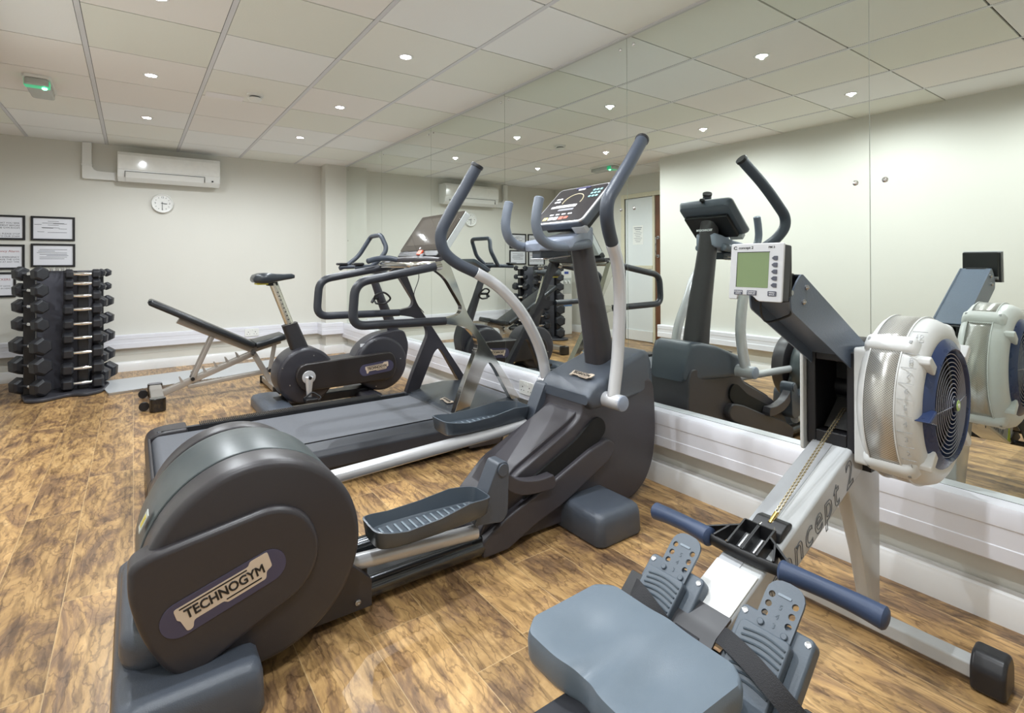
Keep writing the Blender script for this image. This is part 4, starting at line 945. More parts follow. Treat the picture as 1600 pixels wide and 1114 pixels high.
fin('side_panel', panel((-.385, 5.79), (-.49, 5.90), .03, 1.035), M_RPANEL, rk, bevel=.003)
fin('side_panel', panel((-.48, 5.91), (-.28, 6.04), .03, 1.035), M_RPANEL, rk, bevel=.003)
for k in range(4):
    b = NB(); cyl(b, (-.56 + k * .035, 5.81 + .02 * k, 1.035), (-.56 + k * .035, 5.81 + .02 * k, 1.062), .013, 16); fin('chrome_stud', b, M_CHROME, rk)
M_HEX = mat('hex_rubber', '25262b', .42, var=.12, bump=.2, bscale=120)
def dumbbell(name_c, ang, R, HL, L_, label, group):
    """hex dumbbell: rubber heads on a chromed knurled handle; R head radius, HL head length, L_ overall length"""
    t = thing('dumbbell', name_c, label, 'dumbbell', group)
    M = Matrix.Translation(name_c) @ Matrix.Rotation(ang, 4, 'Z') @ Matrix.Rotation(math.radians(4), 4, 'X')
    g = L_ / 2 - HL
    b = NB(); rings = []
    for u, r_ in ((-g, .013), (-g * .7, .0135), (-g * .35, .0165), (0, .0175), (g * .35, .0165), (g * .7, .0135), (g, .013)):
        rings.append([M @ Vector((u, r_ * math.cos(a), r_ * math.sin(a))) for a in [2 * PI * k / 14 for k in range(14)]])
    skin(b, rings); fin('handle', b, M_CHROME, t)
    for s in (-1, 1):
        b = NB(); rings = []
        for u, q in ((g, .72), (g + HL * .16, 1), (g + HL * .80, 1), (L_ / 2, .74)):
            rings.append([M @ Vector((s * u, R * q * math.cos(a), R * q * math.sin(a))) for a in [PI / 3 * k + PI / 6 for k in range(6)]])
        skin(b, rings); fin('head', b, M_HEX, t, bevel=.003, seg=2, ang=20, flat=False)
    return t
ORD = ['top', 'second from the top', 'third from the top', 'fourth from the top', 'fifth from the top', 'sixth from the top', 'seventh from the top', 'eighth from the top', 'bottom']
def ordn(k, n): return 'topmost' if k == 0 else ('lowest' if k == n - 1 else ORD[k])
zl = [1.015, .885, .758, .618, .447, .290, .125]; rl = [.061, .060, .061, .062, .075, .077, .072]; hl = [.085, .085, .088, .09, .105, .11, .112]
for k, z in enumerate(zl):
    dumbbell((-.677, 5.68, 1.082 - (1.082 - z) * 1.024), math.radians(-52), rl[k] * 1.0, hl[k] * .84, 2 * hl[k] * .84 + .15, 'black hex dumbbell %s in the left column of the rack' % ordn(k, 7), 'hex dumbbells on the left column')
zf = [1.010, .932, .832, .722, .605, .491, .370, .243, .122]; rf = [.040, .041, .044, .048, .048, .051, .053, .057, .057]
for k, z in enumerate(zf):
    dumbbell((-.347, 5.70, 1.082 - (1.082 - z) * 1.036), math.radians(4), rf[k] * 1.04, rf[k] * 1.45, 2 * rf[k] * 1.45 + .12, 'black hex dumbbell %s in the front column with bright chrome handles' % ordn(k, 9), 'hex dumbbells on the front column')
zr = [1.015, .895, .763, .612, .455, .29, .115]; rr_ = [.038, .038, .054, .055, .060, .062, .080]
for k, z in enumerate(zr):
    dumbbell((-.214, 5.99, max(.112, 1.082 - (1.082 - z) * 1.03)), math.radians(78), rr_[k], rr_[k] * 1.4, 2 * rr_[k] * 1.4 + .12, 'black hex dumbbell %s in the right column, nearest the bench' % ordn(k, 7), 'hex dumbbells on the right column')

# ---------------------------------------------------------------- rowing machine (along x, centre line y = 0.675)
QY = .675
rw = thing('rowing_machine', (1.0, QY, 0), 'light grey rowing machine with blue handle in the right foreground', 'rowing machine')
M_RG = mat('rower_light_grey', 'b6b8b9', .22, var=.02, coat=.35)
M_CAGE = mat('cage_white_plastic', 'd2d3d2', .32, var=.02, bump=.05)
M_NAVY = mat('navy_rubber', '33425f', .45, var=.07, bump=.12, bscale=300)
M_DAMP = mat('navy_damper', '2c3b60', .28, var=.05)
M_SEAT = mat('seat_blue_grey', '67737f', .36, var=.03, bump=.12, bscale=500)
M_FOOTP = mat('footplate_blue_grey', '525c67', .38, var=.04, bump=.1)
M_ARMP = mat('slate_painted_arm', '5d6878', .35, var=.1, scale=160, bump=.2, bscale=260)
M_WEB = mat('black_webbing', '26262a', .7, var=.25, scale=220, bump=.6, bscale=500)
M_BOXB = mat('matt_black_box', '1a191d', .5, var=.1)
BZ = lambda x: .353 + (x - 1.049) * .398      # top of the inclined beam
beam_d = Vector((1, 0, .398)).normalized(); beam_n = Vector((-.398, 0, 1)).normalized()
hb = .054
b = NB()
prism(b, [(.985, BZ(.985)), (1.70, BZ(1.70)), (1.72, BZ(1.72) - .10), (1.03, BZ(1.03) - .10)], QY - hb, QY + hb); bmn = fin('inclined_beam', b, M_RG, rw, bevel=.008, seg=4)
# wordmark along the near side
c = Vector((1.375, QY - hb - .0006, BZ(1.375) - .056))
letters('beam_lettering', 'concept 2', c, beam_d, beam_n, .098, mat('outline_grey', '55585c', .4), bmn, depth=.0006, outline=.0009, shear=.28, space=1.18)
b = NB(); prism(b, [(1.05, BZ(1.05) - .095), (1.06, BZ(1.06) - .02), (1.075, BZ(1.075) - .02), (1.10, BZ(1.10) - .095)], QY - hb - .001, QY - hb); fin('lime_stripe', b, mat('lime_stripe', 'a9b83a', .4), bmn)
# grey channel on the beam top where the chain runs, perforated shadow free strip
b = NB()
M = frame_matrix((1.0, 0, BZ(1.0)), beam_d, (0, 1, 0))
box(b, .0, .62 / beam_d.x * 1.0, QY - .004, QY + .048, -.0005, .0016, M) ; fin('chain_channel', b, mat('channel_grey', 'a2a4a8', .35), bmn)
b = NB(); prism(b, rrect(1.0, 1.115, QY - .045, QY + .045, .006), 0, .0012, 'xy', None) ; b.free()
b = NB(); box(b, -.005, .135, QY - .05, QY + .05, 0, .004, M); fin('glossy_white_cover', b, mat('gloss_white_cover', 'eceeee', .06, coat=.8), bmn, bevel=.0015)
# rubber apron at the front of the footboards
b = NB(); rings = []
for x, z in ((.895, .285), (.92, .300), (.95, .325), (.975, .334), (1.005, .344)):
    rings.append([Vector((x, y, z + dz)) for y, dz in ((QY - .058, -.004), (QY + .058, -.004), (QY + .058, .003), (QY - .058, .003))])
skin(b, rings); fin('rubber_apron', b, mat('black_rubber_sheet', '3a3a3e', .4, var=.06), rw)
# monorail with rear leg
b = NB(); prism(b, [(QY - .028, .255), (QY + .028, .255), (QY + .028, .268), (QY + .01, .272), (QY + .01, .298), (QY + .03, .302), (QY + .03, .318), (QY - .03, .318), (QY - .03, .302), (QY - .01, .298), (QY - .01, .272), (QY - .028, .268)], -.48, .96, 'yz'); mr_ = fin('monorail', b, mat('anodised_rail', '4a4b50', .25, .6), rw, bevel=.002)
b = NB(); prism(b, [(-.47, .26), (-.40, .26), (-.43, .05), (-.48, .05)], QY - .02, QY + .02); fin('rear_leg', b, M_RG, rw, bevel=.004)
b = NB(); box(b, -.50, -.42, QY - .22, QY + .22, .0, .05); fin('rear_foot_bar', b, M_RG, rw, bevel=.006)
# seat: contoured pad
b = NB(); nx, ny = 34, 44; SX0, SX1 = .618, .862; SW = .170; ST = .376; SY = .664
def seat_outline(u, v):
    """u 0 back to 1 front, v -1 near to 1 far"""
    back = .018 * math.exp(-(v / .22) ** 2)                # tailbone notch in the rear edge
    x = SX0 + back + (SX1 - SX0 - back) * u
    e = 1 - max(0, abs(v) - .80) ** 2 * 3.2 * (1.4 if u < .5 else 1)
    xc = (SX0 + SX1) / 2 + back * .3
    x = xc + (x - xc) * e
    wv = SW * (1 - max(0, abs(u - .5) - .38) ** 2 * 4.5) * (.965 + .035 * u)
    return x, SY + wv * v
def seat_top(u, v):
    z = ST - .012 * math.exp(-((u - .42) / .26) ** 2) * (math.exp(-((v - .45) / .30) ** 2) + math.exp(-((v + .45) / .30) ** 2)) - .012 * math.exp(-(v / .16) ** 2) * max(0, 1 - u * 1.5) + .004 * math.exp(-(v / .2) ** 2) * u
    z -= .030 * max(0, abs(v) - .86) ** 1.5 * 6 * .16 + .030 * (max(0, u - .88) ** 1.5 + max(0, .08 - u) ** 1.5) * 1.6
    return z
grid = [[b.verts.new((*seat_outline(i / nx, j / ny * 2 - 1), seat_top(i / nx, j / ny * 2 - 1))) for j in range(ny + 1)] for i in range(nx + 1)]
for i in range(nx):
    for j in range(ny): b.faces.new((grid[i][j], grid[i + 1][j], grid[i + 1][j + 1], grid[i][j + 1]))
edge = [grid[0][j] for j in range(ny + 1)] + [grid[i][ny] for i in range(1, nx + 1)] + [grid[nx][j] for j in range(ny - 1, -1, -1)] + [grid[i][0] for i in range(nx - 1, 0, -1)]
cc = Vector(((SX0 + SX1) / 2, SY, 0)); prev = edge
for dz, g in ((-.004, 1.018), (-.012, 1.026), (-.038, 1.02), (-.048, 1.0), (-.052, .95)):
    row = [b.verts.new((cc.x + (v.co.x - cc.x) * g, cc.y + (v.co.y - cc.y) * g, ST - .006 + dz + (v.co.z - ST) * .8)) for v in edge]
    for k in range(len(edge)): j = (k + 1) % len(edge); b.faces.new((prev[k], prev[j], row[j], row[k]))
    prev = row
b.faces.new(prev); st_ = fin('seat', b, M_SEAT, rw, ang=60)
b = NB(); box(b, .68, .82, QY - .055, QY + .055, .25, .326); fin('seat_carriage', b, M_BLACK, rw, bevel=.008)
for xx in (.70, .80):
    for s in (-1, 1):
        b = NB(); cyl(b, (xx, QY + s * .03, .325), (xx, QY + s * .05, .325), .017, 20); fin('roller', b, M_BLACK, rw)
# foot stretchers
FA = Vector((.908, 0, .2855)); FB = Vector((1.094, 0, .452)); fd_ = (FB - FA).normalized()
def footboard(yc, s):
    FM = frame_matrix((FA.x, yc, FA.z), (0, -1, 0), fd_)       # local x right, y up the board, z towards the user
    b = NB(); prism(b, rrect(-.072, .072, -.07, .152, .012), -.034, -.002, 'xy', FM); bd = fin('foot_board', b, M_FOOTP, rw, bevel=.006)
    for u, v in ((-.061, .139), (.061, .139)):
        b = NB(); lathe(b, [(.0058, 0), (.0058, .0015), (.004, .001), (.001, .001)], (0, 0, 0), 'z', 16, M=FM @ Matrix.Translation((u, v, -.002))); fin('screw', b, M_STEEL, bd)
    # heel cup: ribbed plate with a back wall
    b = NB(); prism(b, rrect(-.053, .045, -.06, .120, .010), -.002, .020, 'xy', FM); hc = fin('heel_plate', b, M_FOOTP, bd, bevel=.004)
    for k in range(9):
        v = .016 + k * .0108; b = NB()
        tube(b, [FM @ Vector((-.040 + .0795 * q / 6, v + .006 * math.sin(PI * q / 6), .0205)) for q in range(7)], .0022, 6); fin('grip_rib', b, mat('rib_dark', '4d5862', .4), hc)
    # adjustable toe tab with two rows of holes
    n = 10; W_ = .037
    cen = [(row * .0235, .128 + k * .0195 + (.004 if row < 0 else 0), row, k) for row in (-1, 1) for k in range(4)]
    out = [(-W_ + .002, .05), (W_ - .002, .05), (W_, .190)] + [(W_ * (math.copysign(abs(math.cos(a)) ** .75, math.cos(a))), .194 + .03 * math.sin(a)) for a in [PI * k / n for k in range(0, n + 1)]][1:-1] + [(-W_, .190)]
    b = NB()
    def loop_(pts, z): vs = [b.verts.new(FM @ Vector((u, v, z))) for u, v in pts]; return [b.edges.new((vs[i], vs[(i + 1) % len(vs)])) for i in range(len(vs))]
    es = loop_(out, -.001)
    for u, v, row, k in cen:
        if k: es += loop_([(u + .0064 * math.cos(2 * PI * q / 14), v + .0064 * math.sin(2 * PI * q / 14)) for q in range(14)], -.001)
    g = bmesh.ops.triangle_fill(b, use_beauty=True, use_dissolve=False, edges=es)
    fs = [f for f in b.faces]; ex = bmesh.ops.extrude_face_region(b, geom=fs)
    bmesh.ops.translate(b, vec=(FM.to_3x3() @ Vector((0, 0, .006))), verts=[v for v in ex['geom'] if isinstance(v, bmesh.types.BMVert)])
    tb = fin('toe_tab', b, M_FOOTP, bd, ang=30)
    for u, v, row, k in cen:
        if k == 0: b = NB(); lathe(b, [(.0062, 0), (.0062, .003), (.005, .004), (.001, .004)], (0, 0, 0), 'z', 18, M=FM @ Matrix.Translation((u, v, .0052))); fin('peg', b, M_FOOTP, tb)
    for k, s_ in enumerate('345'):
        letters('size_number', s_, FM @ Vector((0, .136 + k * .0185, .0054)), FM.to_3x3() @ Vector((1, 0, 0)), FM.to_3x3() @ Vector((0, 1, 0)), .014, mat('number_grey', '505b66', .5), tb, depth=.001)
    b = NB(); prism(b, rrect(-.013, .013, .193, .198, .002), .005, .0065, 'xy', FM); fin('embossed_bar', b, mat('bar_pale', '7c8894', .4), tb)
    # webbing strap over the foot and its buckle
    b = NB(); wdt = .018; ctrl = [(.048, .03, -.01), (.030, .045, .03), (-.01, .06, .062), (-.045, .06, .05), (-.068, .05, .01), (-.074, .03, -.03)]
    if s > 0: ctrl = [(-u, v, w_) for u, v, w_ in ctrl]
    if s < 0: ctrl = [(-.084, .072, .0), (-.052, .066, .024), (0, .053, .036), (.05, .036, .034), (.088, .022, .014), (.104, .016, -.012)]
    else: ctrl = [(.055, .02, .012), (.03, .03, .03), (-.01, .045, .04), (-.045, .055, .03), (-.068, .06, .005)]
    cp = spline([Vector(q) for q in ctrl], 6); rings = []
    for i, q in enumerate(cp):
        tdir = (cp[min(i + 1, len(cp) - 1)] - cp[max(0, i - 1)]).normalized(); ax = Vector((.25 if s < 0 else -.1, 1, .0)); ax = (ax - tdir * ax.dot(tdir)).normalized(); nn = tdir.cross(ax)
        rings.append([FM @ (q + ax * a_ * wdt + nn * c_ * .0012) for a_, c_ in ((-1, -1), (1, -1), (1, 1), (-1, 1))])
    skin(b, rings); sp_ = fin('foot_strap', b, M_WEB, bd, ang=50)
    e = cp[-1]; b = NB(); prism(b, rrect(-.02, .016, -.03, .03, .006), -.006, .008, 'xy', FM @ Matrix.Translation(e)); fin('strap_buckle', b, M_BLACK, sp_, bevel=.003)
footboard(.530, -1); footboard(.760, 1)
b = NB(); cyl(b, (1.0, QY - .19, .25), (1.0, QY + .19, .25), .012, 16); fin('footboard_axle', b, M_BLACK, rw)
# black side plates joining beam and monorail
for s in (-1, 1):
    b = NB(); prism(b, round_poly([(.88, .25), (.92, .28), (1.0, .30), (1.06, .28), (1.0, .235)], .012), QY + s * .055, QY + s * .058); fin('joining_plate', b, M_BLACK, rw)
# flywheel box
X0, X1, Z0, Z1 = 1.595, 1.74, BZ(1.595) - .01, .835
b = NB()
for q in ((X0, X1, QY - .064, QY - .040, Z0, Z1), (X0, X1, QY + .040, QY + .064, Z0, Z1), (X0, X1, QY - .040, QY + .040, Z1 - .03, Z1), (X0, X1, QY - .040, QY + .040, Z0, Z0 + .045)): box(b, *q)
bx_ = fin('chain_housing', b, M_BOXB, rw, bevel=.004)
b = NB(); box(b, X1 - .01, X1, QY - .045, QY + .045, Z0, Z1); fin('housing_back', b, mat('near_black', '0b0b0c', .6), bx_)
b = NB(); prism(b, [(X0 + .03, Z0 + .05), (X0 + .12, Z0 + .12), (X0 + .12, Z0 + .05)], QY - .03, QY + .03); fin('chain_ramp', b, mat('ramp_grey', '3c3c3c', .4), bx_)
for yy, ye in ((QY - .100, QY - .0645), (QY + .066, QY + .076)):
    b = NB(); prism(b, round_poly([(X0 - .016, Z0 - .02), (X0 - .016, Z1 + .018), (X0 + .14, Z1 + .01), (X0 + .17, Z0 - .01)], .012), yy, ye); pl_ = fin('side_plate', b, M_CAGE, rw, bevel=.003)
    if yy < QY:
        for zz in (Z1 - .01, Z1 - .09, Z1 - .21, Z0 + .02):
            b = NB(); lathe(b, [(.005, 0), (.005, -.004), (.001, -.005)], (X0 + .02, yy, zz), 'y', 14); fin('bolt', b, M_STEEL, pl_)
# monitor arm
AP = [(1.30, 1.035), (1.325, 1.055), (1.70, .845), (1.70, .79), (1.60, .79), (1.275, .965), (1.27, 1.0)]
b = NB(); prism(b, round_poly(AP, [.005, .01, 0, 0, .01, .01, .01]), QY - .052, QY - .048); prism(b, round_poly(AP, [.005, .01, 0, 0, .01, .01, .01]), QY + .048, QY + .052)
prism(b, [(1.325, 1.052), (1.70, .842), (1.70, .838), (1.325, 1.048)], QY - .05, QY + .05)
prism(b, [(1.30, .992), (1.61, .822), (1.61, .816), (1.30, .986)], QY - .05, QY + .05)
ma = fin('monitor_arm', b, M_ARMP, rw, ang=30)
for xx, zz in ((1.345, 1.02), (1.33, .985)):
    b = NB(); lathe(b, [(.007, 0), (.007, -.003), (.003, -.007), (.001, -.007)], (xx, QY - .052, zz), 'y', 16); fin('bolt', b, M_STEEL, ma)
b = NB(); tube(b, spline([(1.25, QY + .01, 1.0), (1.27, QY + .02, .955), (1.32, QY + .03, .93), (1.36, QY + .0, .945), (1.34, QY - .02, .96)], 6), .0028, 8); fin('monitor_cable', b, M_BLACK, ma)
b = NB(); box(b, 1.2475, 1.262, QY - .060, QY + .060, 1.0, 1.122); fin('battery_cover', b, M_BLACK, ma, bevel=.004)
b = NB(); box(b, 1.255, 1.33, QY - .035, QY + .035, .985, 1.055); fin('monitor_bracket', b, M_BLACK, ma, bevel=.006)
b = NB(); cyl(b, (1.262, QY - .06, 1.01), (1.262, QY + .04, 1.01), .006, 12); fin('hinge_pin', b, M_STEEL, ma)
# monitor
MM = frame_matrix((1.208, QY, 1.062), (-.05, -1, 0), (.10, 0, 1))       # local x to the rower's right
w2, h2 = .067, .066
b = NB(); prism(b, round_poly([(-w2 + .003, h2 - .003), (w2 - .003, h2 - .003), (w2 - .003, -h2 - .002), (.012, -h2 - .002), (-.012, -h2 + .010), (-w2 + .02, -h2 + .010), (-w2 + .003, -h2 + .010)], .003), -.036, -.004, 'xy', MM); mo = fin('monitor_body', b, mat('monitor_dark_back', '3b3d42', .4), rw, bevel=.003)
b = NB(); prism(b, round_poly([(-w2, h2), (w2, h2), (w2, -h2 - .006), (.010, -h2 - .006), (-.006, -h2 + .008), (-w2 + .024, -h2 + .007), (-w2 + .022, -h2 - .004), (-w2, -h2 - .004)], [.004, .004, .004, .006, .008, .004, .002, .004]), -.006, .0, 'xy', MM); mf = fin('monitor_front', b, mat('monitor_silver', 'c6c7cb', .35, .1), mo, bevel=.002)
b = NB(); prism(b, rrect(-.0475, .033, -.040, .044, .002), 0, .0006, 'xy', MM); fin('lcd_screen', b, mat('lcd_green', '74875f', .25, var=.02), mf)
b = NB()
for q in ((-.0485, .034, .044, .0455), (-.0485, -.0475, -.040, .044)): box(b, q[0], q[1], q[2], q[3], 0, .0012, MM)
fin('lcd_bezel', b, M_BLACK, mf)
for k in range(5):
    v = .030 - k * .0158; b = NB(); prism(b, round_poly([(.040, v), (.046, v + .005), (.0535, v + .005), (.0535, v - .005), (.046, v - .005)], .0012, 2), 0, .0022, 'xy', MM); fin('menu_button', b, mat('button_slate', '4b4d5a', .4), mf)
for (u0, u1), tx in (((-.052, -.030), ('CHANGE', 'UNITS')), ((-.018, .006), ('CHANGE', 'DISPLAY')), ((.034, .054), ('MENU', 'BACK'))):
    b = NB(); prism(b, rrect(u0, u1, -.0585, -.047, .0012, 2), 0, .0016, 'xy', MM); kb = fin('function_key', b, mat('button_slate', '4b4d5a', .4), mf)
    for i, s_ in enumerate(tx): letters('key_lettering', s_, MM @ Vector(((u0 + u1) / 2, -.0505 - i * .0046, .0018)), MM.to_3x3() @ Vector((1, 0, 0)), MM.to_3x3() @ Vector((0, 1, 0)), .0050, M_LITE, kb, depth=.0003)
for s_, u, sz, al in (('concept 2', -.046, .0095, 'LEFT'), ('PM 3', .030, .0075, 'LEFT')): letters('monitor_lettering', s_, MM @ Vector((u, .0555, .0004)), MM.to_3x3() @ Vector((1, 0, 0)), MM.to_3x3() @ Vector((0, 1, 0)), sz, M_LETTER, mf, depth=.0005, bold=.00012, align=al)
b = NB(); arcs = [MM @ Vector((-.0545 + .0042 * math.cos(a), .0555 + .0035 * math.sin(a), .0005)) for a in [math.radians(40 + 280 * k / 12) for k in range(13)]]; tube(b, arcs, .0009, 6); fin('maker_emblem', b, M_LETTER, mf)
# chain
b = NB(); A = Vector((1.655, QY - .012, .665)); B = Vector((1.252, QY - .008, .452)); n = 74
for k in range(n):
    p = A.lerp(B, k / n); q = A.lerp(B, (k + .82) / n); d = (q - p).normalized(); up2 = Vector((0, 1, 0)); nn = d.cross(up2).normalized()
    wv = .0042 if k % 2 else .0026
    for sg in (-1, 1):
        m_ = frame_matrix((p + q) / 2 + up2 * sg * wv, d, nn); box(b, -.0036, .0036, -.0026, .0026, -.0008, .0008, m_)
chn = fin('chain', b, mat('nickel_chain', 'b9ad92', .25, .9, var=.1), rw, flat=True)
b = NB(); cyl(b, B, B + (A - B).normalized() * .035, .0055, 14); fin('brass_swivel', b, mat('brass', 'b79a58', .25, 1.0), chn)
b = NB(); tube(b, fillet([B + Vector((-.045, -.019, -.022)), B + Vector((-.008, -.019, -.004)), B + Vector((.012, 0, .002)), B + Vector((-.008, .019, -.004)), B + Vector((-.045, .019, -.022))], .018, 6), .0038, 10); fin('shackle', b, M_CHROME, chn)
# handle: bowed bar with navy grips and an open central bracket
hz = .408
HP = [(1.170, QY + .272, hz), (1.172, QY + .20, hz), (1.165, QY + .13, hz + .002)]
M_NAV2 = M_NAVY
hn = thing('rower_handle', (1.17, QY, .36), 'navy blue pull handle resting across the rower beam', 'handle')
for s in (-1, 1):
    pts = spline([(1.178, QY + s * .270, hz - .012), (1.176, QY + s * .225, hz - .008), (1.168, QY + s * .17, hz - .003), (1.158, QY + s * .125, hz + .001), (1.151, QY + s * .088, hz + .002)], 6)
    n_ = len(pts); b = NB(); tube(b, pts, [.0225 - .003 * math.sin(PI * i / (n_ - 1)) for i in range(n_)], 20); fin('grip', b, M_NAVY, hn)
b = NB(); pts = spline([(1.152, QY + .10, hz), (1.146, QY + .05, hz), (1.144, QY, hz), (1.146, QY - .05, hz), (1.152, QY - .10, hz)], 6)
tube(b, pts, .0135, 14, up=(0, 0, 1), sx=.55, sy=1.0); hbr = fin('handle_bar', b, M_BLACK, hn)
b = NB()
for s in (-1, 1):
    for a, c in (((1.160, s * .104), (1.205, s * .036)), ((1.150, s * .072), (1.190, s * .056)), ((1.146, s * .036), (1.224, s * .036)), ((1.146, s * .0012), (1.222, s * .0012))):
        a3, c3 = [Vector((q[0], QY + q[1], BZ(q[0]) + .019)) for q in (a, c)]; d = (c3 - a3).normalized(); m_ = frame_matrix((a3 + c3) / 2, d, beam_n); L_ = (c3 - a3).length / 2
        box(b, -L_, L_, -.016, .015, -.0022, .0022, m_)
box(b, 1.219, 1.224, QY - .038, QY + .038, BZ(1.22) + .003, BZ(1.22) + .034)
fin('handle_bracket', b, M_BLACK, hn)
for s in (-1, 1):
    b = NB(); cyl(b, (1.16, QY + s * .018, BZ(1.16) + .014), (1.20, QY + s * .018, BZ(1.20) + .014), .006, 12); fin('bracket_screw', b, M_STEEL, hn)
b = NB(); prism(b, [(1.225, BZ(1.225) + .001), (1.285, BZ(1.285) + .001), (1.285, BZ(1.285) + .010), (1.262, BZ(1.262) + .022), (1.235, BZ(1.235) + .020)], QY - .046, QY + .03); fin('handle_rest', b, M_BLACK, rw, bevel=.004)
# front legs
b = NB(); rings = []
for x, z, w_, t_ in ((1.672, .53, .120, .019), (1.735, .25, .060, .018), (1.770, .045, .026, .017)): rings.append([Vector((x + u, .645 + v, z)) for u, v in rrect(-w_, w_, -t_, t_, .004, 3)])
skin(b, rings); fin('front_strut', b, M_RG, rw, ang=40)
b = NB(); box(b, 1.738, 1.788, QY - .305, QY + .305, .018, .058); fin('front_foot_bar', b, M_RG, rw, bevel=.006)
for s in (-1, 1):
    yy = QY + s * .300; b = NB(); prism(b, round_poly([(1.722, .002), (1.722, .062), (1.745, .095), (1.79, .10), (1.812, .07), (1.812, .002)], .012), yy - .035, yy + .035); fin('foot_cap', b, mat('rubber_cap', '222226', .35), rw, bevel=.01)
# flywheel cage, axis along y
CX, CZ = 1.745, .708; CR = .222; Y0, Y1 = .458, .594
prof = [(.02, Y1), (.18, Y1), (.203, Y1 - .004), (.217, Y1 - .014), (CR, Y1 - .026), (CR, Y0 + .045), (.2185, Y0 + .028), (.210, Y0 + .012), (.196, Y0 + .003), (.178, Y0), (.158, Y0 + .002), (.155, Y0 + .03), (.155, Y1 - .012), (.02, Y1 - .012)]
b = NB(); lathe(b, prof, (CX, 0, CZ), 'y', 72, ring=True); cg = fin('flywheel_cage', b, M_CAGE, rw, ang=50)
b = NB(); lathe(b, [(.154, Y0 + .03), (.154, Y1 - .013), (.01, Y1 - .013), (.01, Y0 + .03)], (CX, 0, CZ), 'y', 48); fin('cage_interior', b, mat('near_black', '0b0b0c', .6), cg)
def mesh_mat():
    m = bpy.data.materials.new('perforated_steel'); m.use_nodes = True; nt = m.node_tree; N = nt.nodes; L = nt.links; b_ = N['Principled BSDF']
    tc = N.new('ShaderNodeTexCoord'); sp = N.new('ShaderNodeSeparateXYZ'); L.new(tc.outputs['UV'], sp.inputs[0])
    v = N.new('ShaderNodeTexVoronoi'); v.feature = 'F1'; v.voronoi_dimensions = '2D'; v.inputs['Scale'].default_value = 1.0; v.inputs['Randomness'].default_value = .0
    mp = N.new('ShaderNodeMapping'); mp.inputs['Rotation'].default_value = (0, 0, math.radians(45)); mp.inputs['Scale'].default_value = (230, 230, 1); L.new(tc.outputs['UV'], mp.inputs[0]); L.new(mp.outputs[0], v.inputs['Vector'])
    r = N.new('ShaderNodeValToRGB'); r.color_ramp.elements[0].position = .20; r.color_ramp.elements[0].color = (.015, .015, .015, 1); r.color_ramp.elements[1].position = .28; r.color_ramp.elements[1].color = lin('cfcdc8') + (1,)
    L.new(v.outputs['Distance'], r.inputs[0]); L.new(r.outputs[0], b_.inputs['Base Color'])
    r2 = N.new('ShaderNodeMapRange'); r2.inputs['From Min'].default_value = .20; r2.inputs['From Max'].default_value = .28; r2.inputs['To Max'].default_value = .6; L.new(v.outputs['Distance'], r2.inputs['Value']); L.new(r2.outputs[0], b_.inputs['Metallic'])
    b_.inputs['Roughness'].default_value = .3; return m
M_PERF = mesh_mat()
def perf_band(a0, a1, ya, yb, R):
    b = NB(); uv = b.loops.layers.uv.new('UVMap'); n = max(4, int(abs(a1 - a0) / 4)); vs = []
    for k in range(n + 1):
        a = math.radians(a0 + (a1 - a0) * k / n); vs.append((b.verts.new((CX + R * math.cos(a), ya, CZ + R * math.sin(a))), b.verts.new((CX + R * math.cos(a), yb, CZ + R * math.sin(a))), a * R))
    for p, q in zip(vs, vs[1:]):
        f = b.faces.new((p[0], q[0], q[1], p[1]))
        for lp, (uu, vv) in zip(f.loops, ((p[2], ya), (q[2], ya), (q[2], yb), (p[2], yb))): lp[uv].uv = (uu, vv)
    o = fin('perforated_band', b, M_PERF, cg, ang=80); md = o.modifiers.new('s', 'SOLIDIFY'); md.thickness = .0015; return o
PY0, PY1 = .502, .566
perf_band(138, 218, PY0, PY1, CR + .0012); perf_band(62, 127, PY0, PY1, CR + .0012); perf_band(229, 298, PY0, PY1, CR + .0012); perf_band(-46, 46, PY0, PY1, CR + .0012)
# moulded bosses across the band
for a in (132.5, 223.5, 54, 306):
    ar = math.radians(a); m_ = Matrix.Translation((CX + (CR - .002) * math.cos(ar), 0, CZ + (CR - .002) * math.sin(ar))) @ Matrix.Rotation(-ar, 4, 'Y')
    b = NB(); rings = []
    for h_, i in ((-.01, -.004), (.006, 0), (.013, .006), (.016, .015)): rings.append([m_ @ Vector((h_, y, z)) for y, z in rrect(PY0 - .028 + i, PY1 + .020 - i, -.024 + i, .024 - i, .0145 if i < .01 else .004, 5)])
    skin(b, rings); bs = fin('cage_boss', b, M_CAGE, cg, ang=60)
    for yy in (PY0 - .012, PY1 + .004):
        b = NB(); box(b, .010, .0158, yy - .008, yy + .008, -.005, .005, m_); fin('boss_slot', b, mat('slot_grey', '8d8f8f', .5), bs, bevel=.0008)
for ya in (PY0 - .003, PY1 + .001):
    b = NB(); lathe(b, [(CR - .001, ya), (CR + .0035, ya), (CR + .0035, ya + .003), (CR - .001, ya + .003)], (CX, 0, CZ), 'y', 72, ring=True); fin('band_lip', b, M_CAGE, cg)
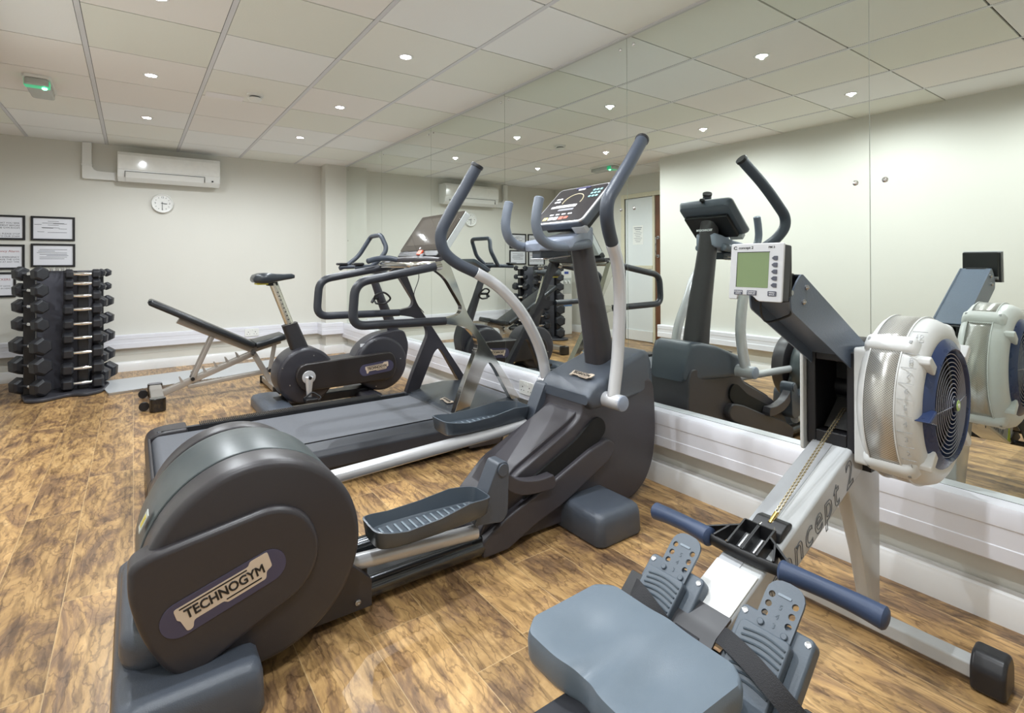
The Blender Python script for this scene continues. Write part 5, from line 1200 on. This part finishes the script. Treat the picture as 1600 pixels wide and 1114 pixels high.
# damper scale numbers
for k in range(1, 11):
    a = math.radians(226 - k * 10.2); rr2 = CR + .0006; n3 = Vector((math.cos(a), 0, math.sin(a))); tdir = Vector((0, -1, 0)); upd = n3.cross(tdir) * 1
    upd = Vector((-math.sin(a), 0, math.cos(a))) * -1
    p3 = Vector((CX, .4775, CZ)) + n3 * rr2
    letters('scale_number', str(k), p3, tdir, upd, .019, mat('embossed_grey', 'a6a8aa', .5), cg, depth=.0012)
    b = NB(); a2 = a - math.radians(5.1); q = Vector((CX + rr2 * math.cos(a2), 0, CZ + rr2 * math.sin(a2))); m_ = frame_matrix((q.x, .480, q.z), (0, -1, 0), (-math.sin(a2), 0, math.cos(a2))); box(b, -.016, .016, -.0005, .0005, -.0006, .0008, m_); fin('scale_mark', b, MATS['embossed_grey'], cg)
# damper ring, pointers, spiral guard, hub
b = NB(); lathe(b, [(.141, Y0 - .014), (.145, Y0 - .017), (.168, Y0 - .003), (.172, Y0 + .004), (.172, Y0 + .02), (.139, Y0 + .02)], (CX, 0, CZ), 'y', 72, ring=True); dm = fin('damper_ring', b, M_DAMP, cg, ang=50)
b = NB(); ar = math.radians(183); m_ = Matrix.Translation((CX, Y0, CZ)) @ Matrix.Rotation(-ar, 4, 'Y')
prism(b, [(.15, -.019), (.205, 0), (.15, .019)], -.024, .012, 'xz', m_); fin('damper_lever', b, M_DAMP, dm, bevel=.004)
for a in (140, 222, 40, 320):
    b = NB(); ar = math.radians(a); m_ = Matrix.Translation((CX, Y0, CZ)) @ Matrix.Rotation(-ar, 4, 'Y')
    prism(b, [(.158, -.014), (.205, -.012), (.212, .0), (.205, .012), (.158, .014)], -.014, .02, 'xz', m_); fin('retaining_tab', b, M_CAGE, cg, bevel=.004)
b = NB(); pts = []
turns = 11; N2 = 660
for k in range(N2 + 1):
    t_ = k / N2; a = t_ * turns * 2 * PI; r_ = .020 + (.140 - .020) * t_; pts.append((CX + r_ * math.cos(a), Y0 - .008 - .010 * (1 - t_), CZ + r_ * math.sin(a)))
tube(b, pts, .0013, 6, dome=False); gd = fin('spiral_guard', b, mat('guard_wire', '9a9cab', .3, .2), cg)
for a in (3, 183):
    b = NB(); ar = math.radians(a); tube(b, [(CX + .02 * math.cos(ar), Y0 - .020, CZ + .02 * math.sin(ar)), (CX + .13 * math.cos(ar), Y0 - .010, CZ + .13 * math.sin(ar))], .0012, 6); fin('guard_spoke', b, MATS['guard_wire'], gd)
b = NB(); lathe(b, [(.001, Y0 - .026), (.014, Y0 - .026), (.018, Y0 - .022), (.019, Y0 - .012), (.019, Y0 + .03)], (CX, 0, CZ), 'y', 32); hu = fin('hub_badge', b, mat('hub_dark', '23283a', .3), cg)
b = NB(); lathe(b, [(.0005, Y0 - .0275), (.013, Y0 - .0275), (.0145, Y0 - .0258)], (CX, 0, CZ), 'y', 32); fin('green_badge', b, mat('badge_green', 'a6c074', .3), hu)
b = NB(); lathe(b, [(.0005, Y0 - .0283), (.006, Y0 - .0283), (.006, Y0 - .027)], (CX, 0, CZ), 'y', 20); fin('badge_centre', b, M_LITE, hu)
b = NB(); cyl(b, (CX, .60, CZ), (CX, .76, CZ), .03, 20); fin('flywheel_axle', b, M_BLACK, cg)
b = NB(); prism(b, [(1.66, .50), (1.73, .50), (1.75, .62), (1.66, .62)], .60, QY - .04); fin('cage_bracket', b, M_BOXB, rw)
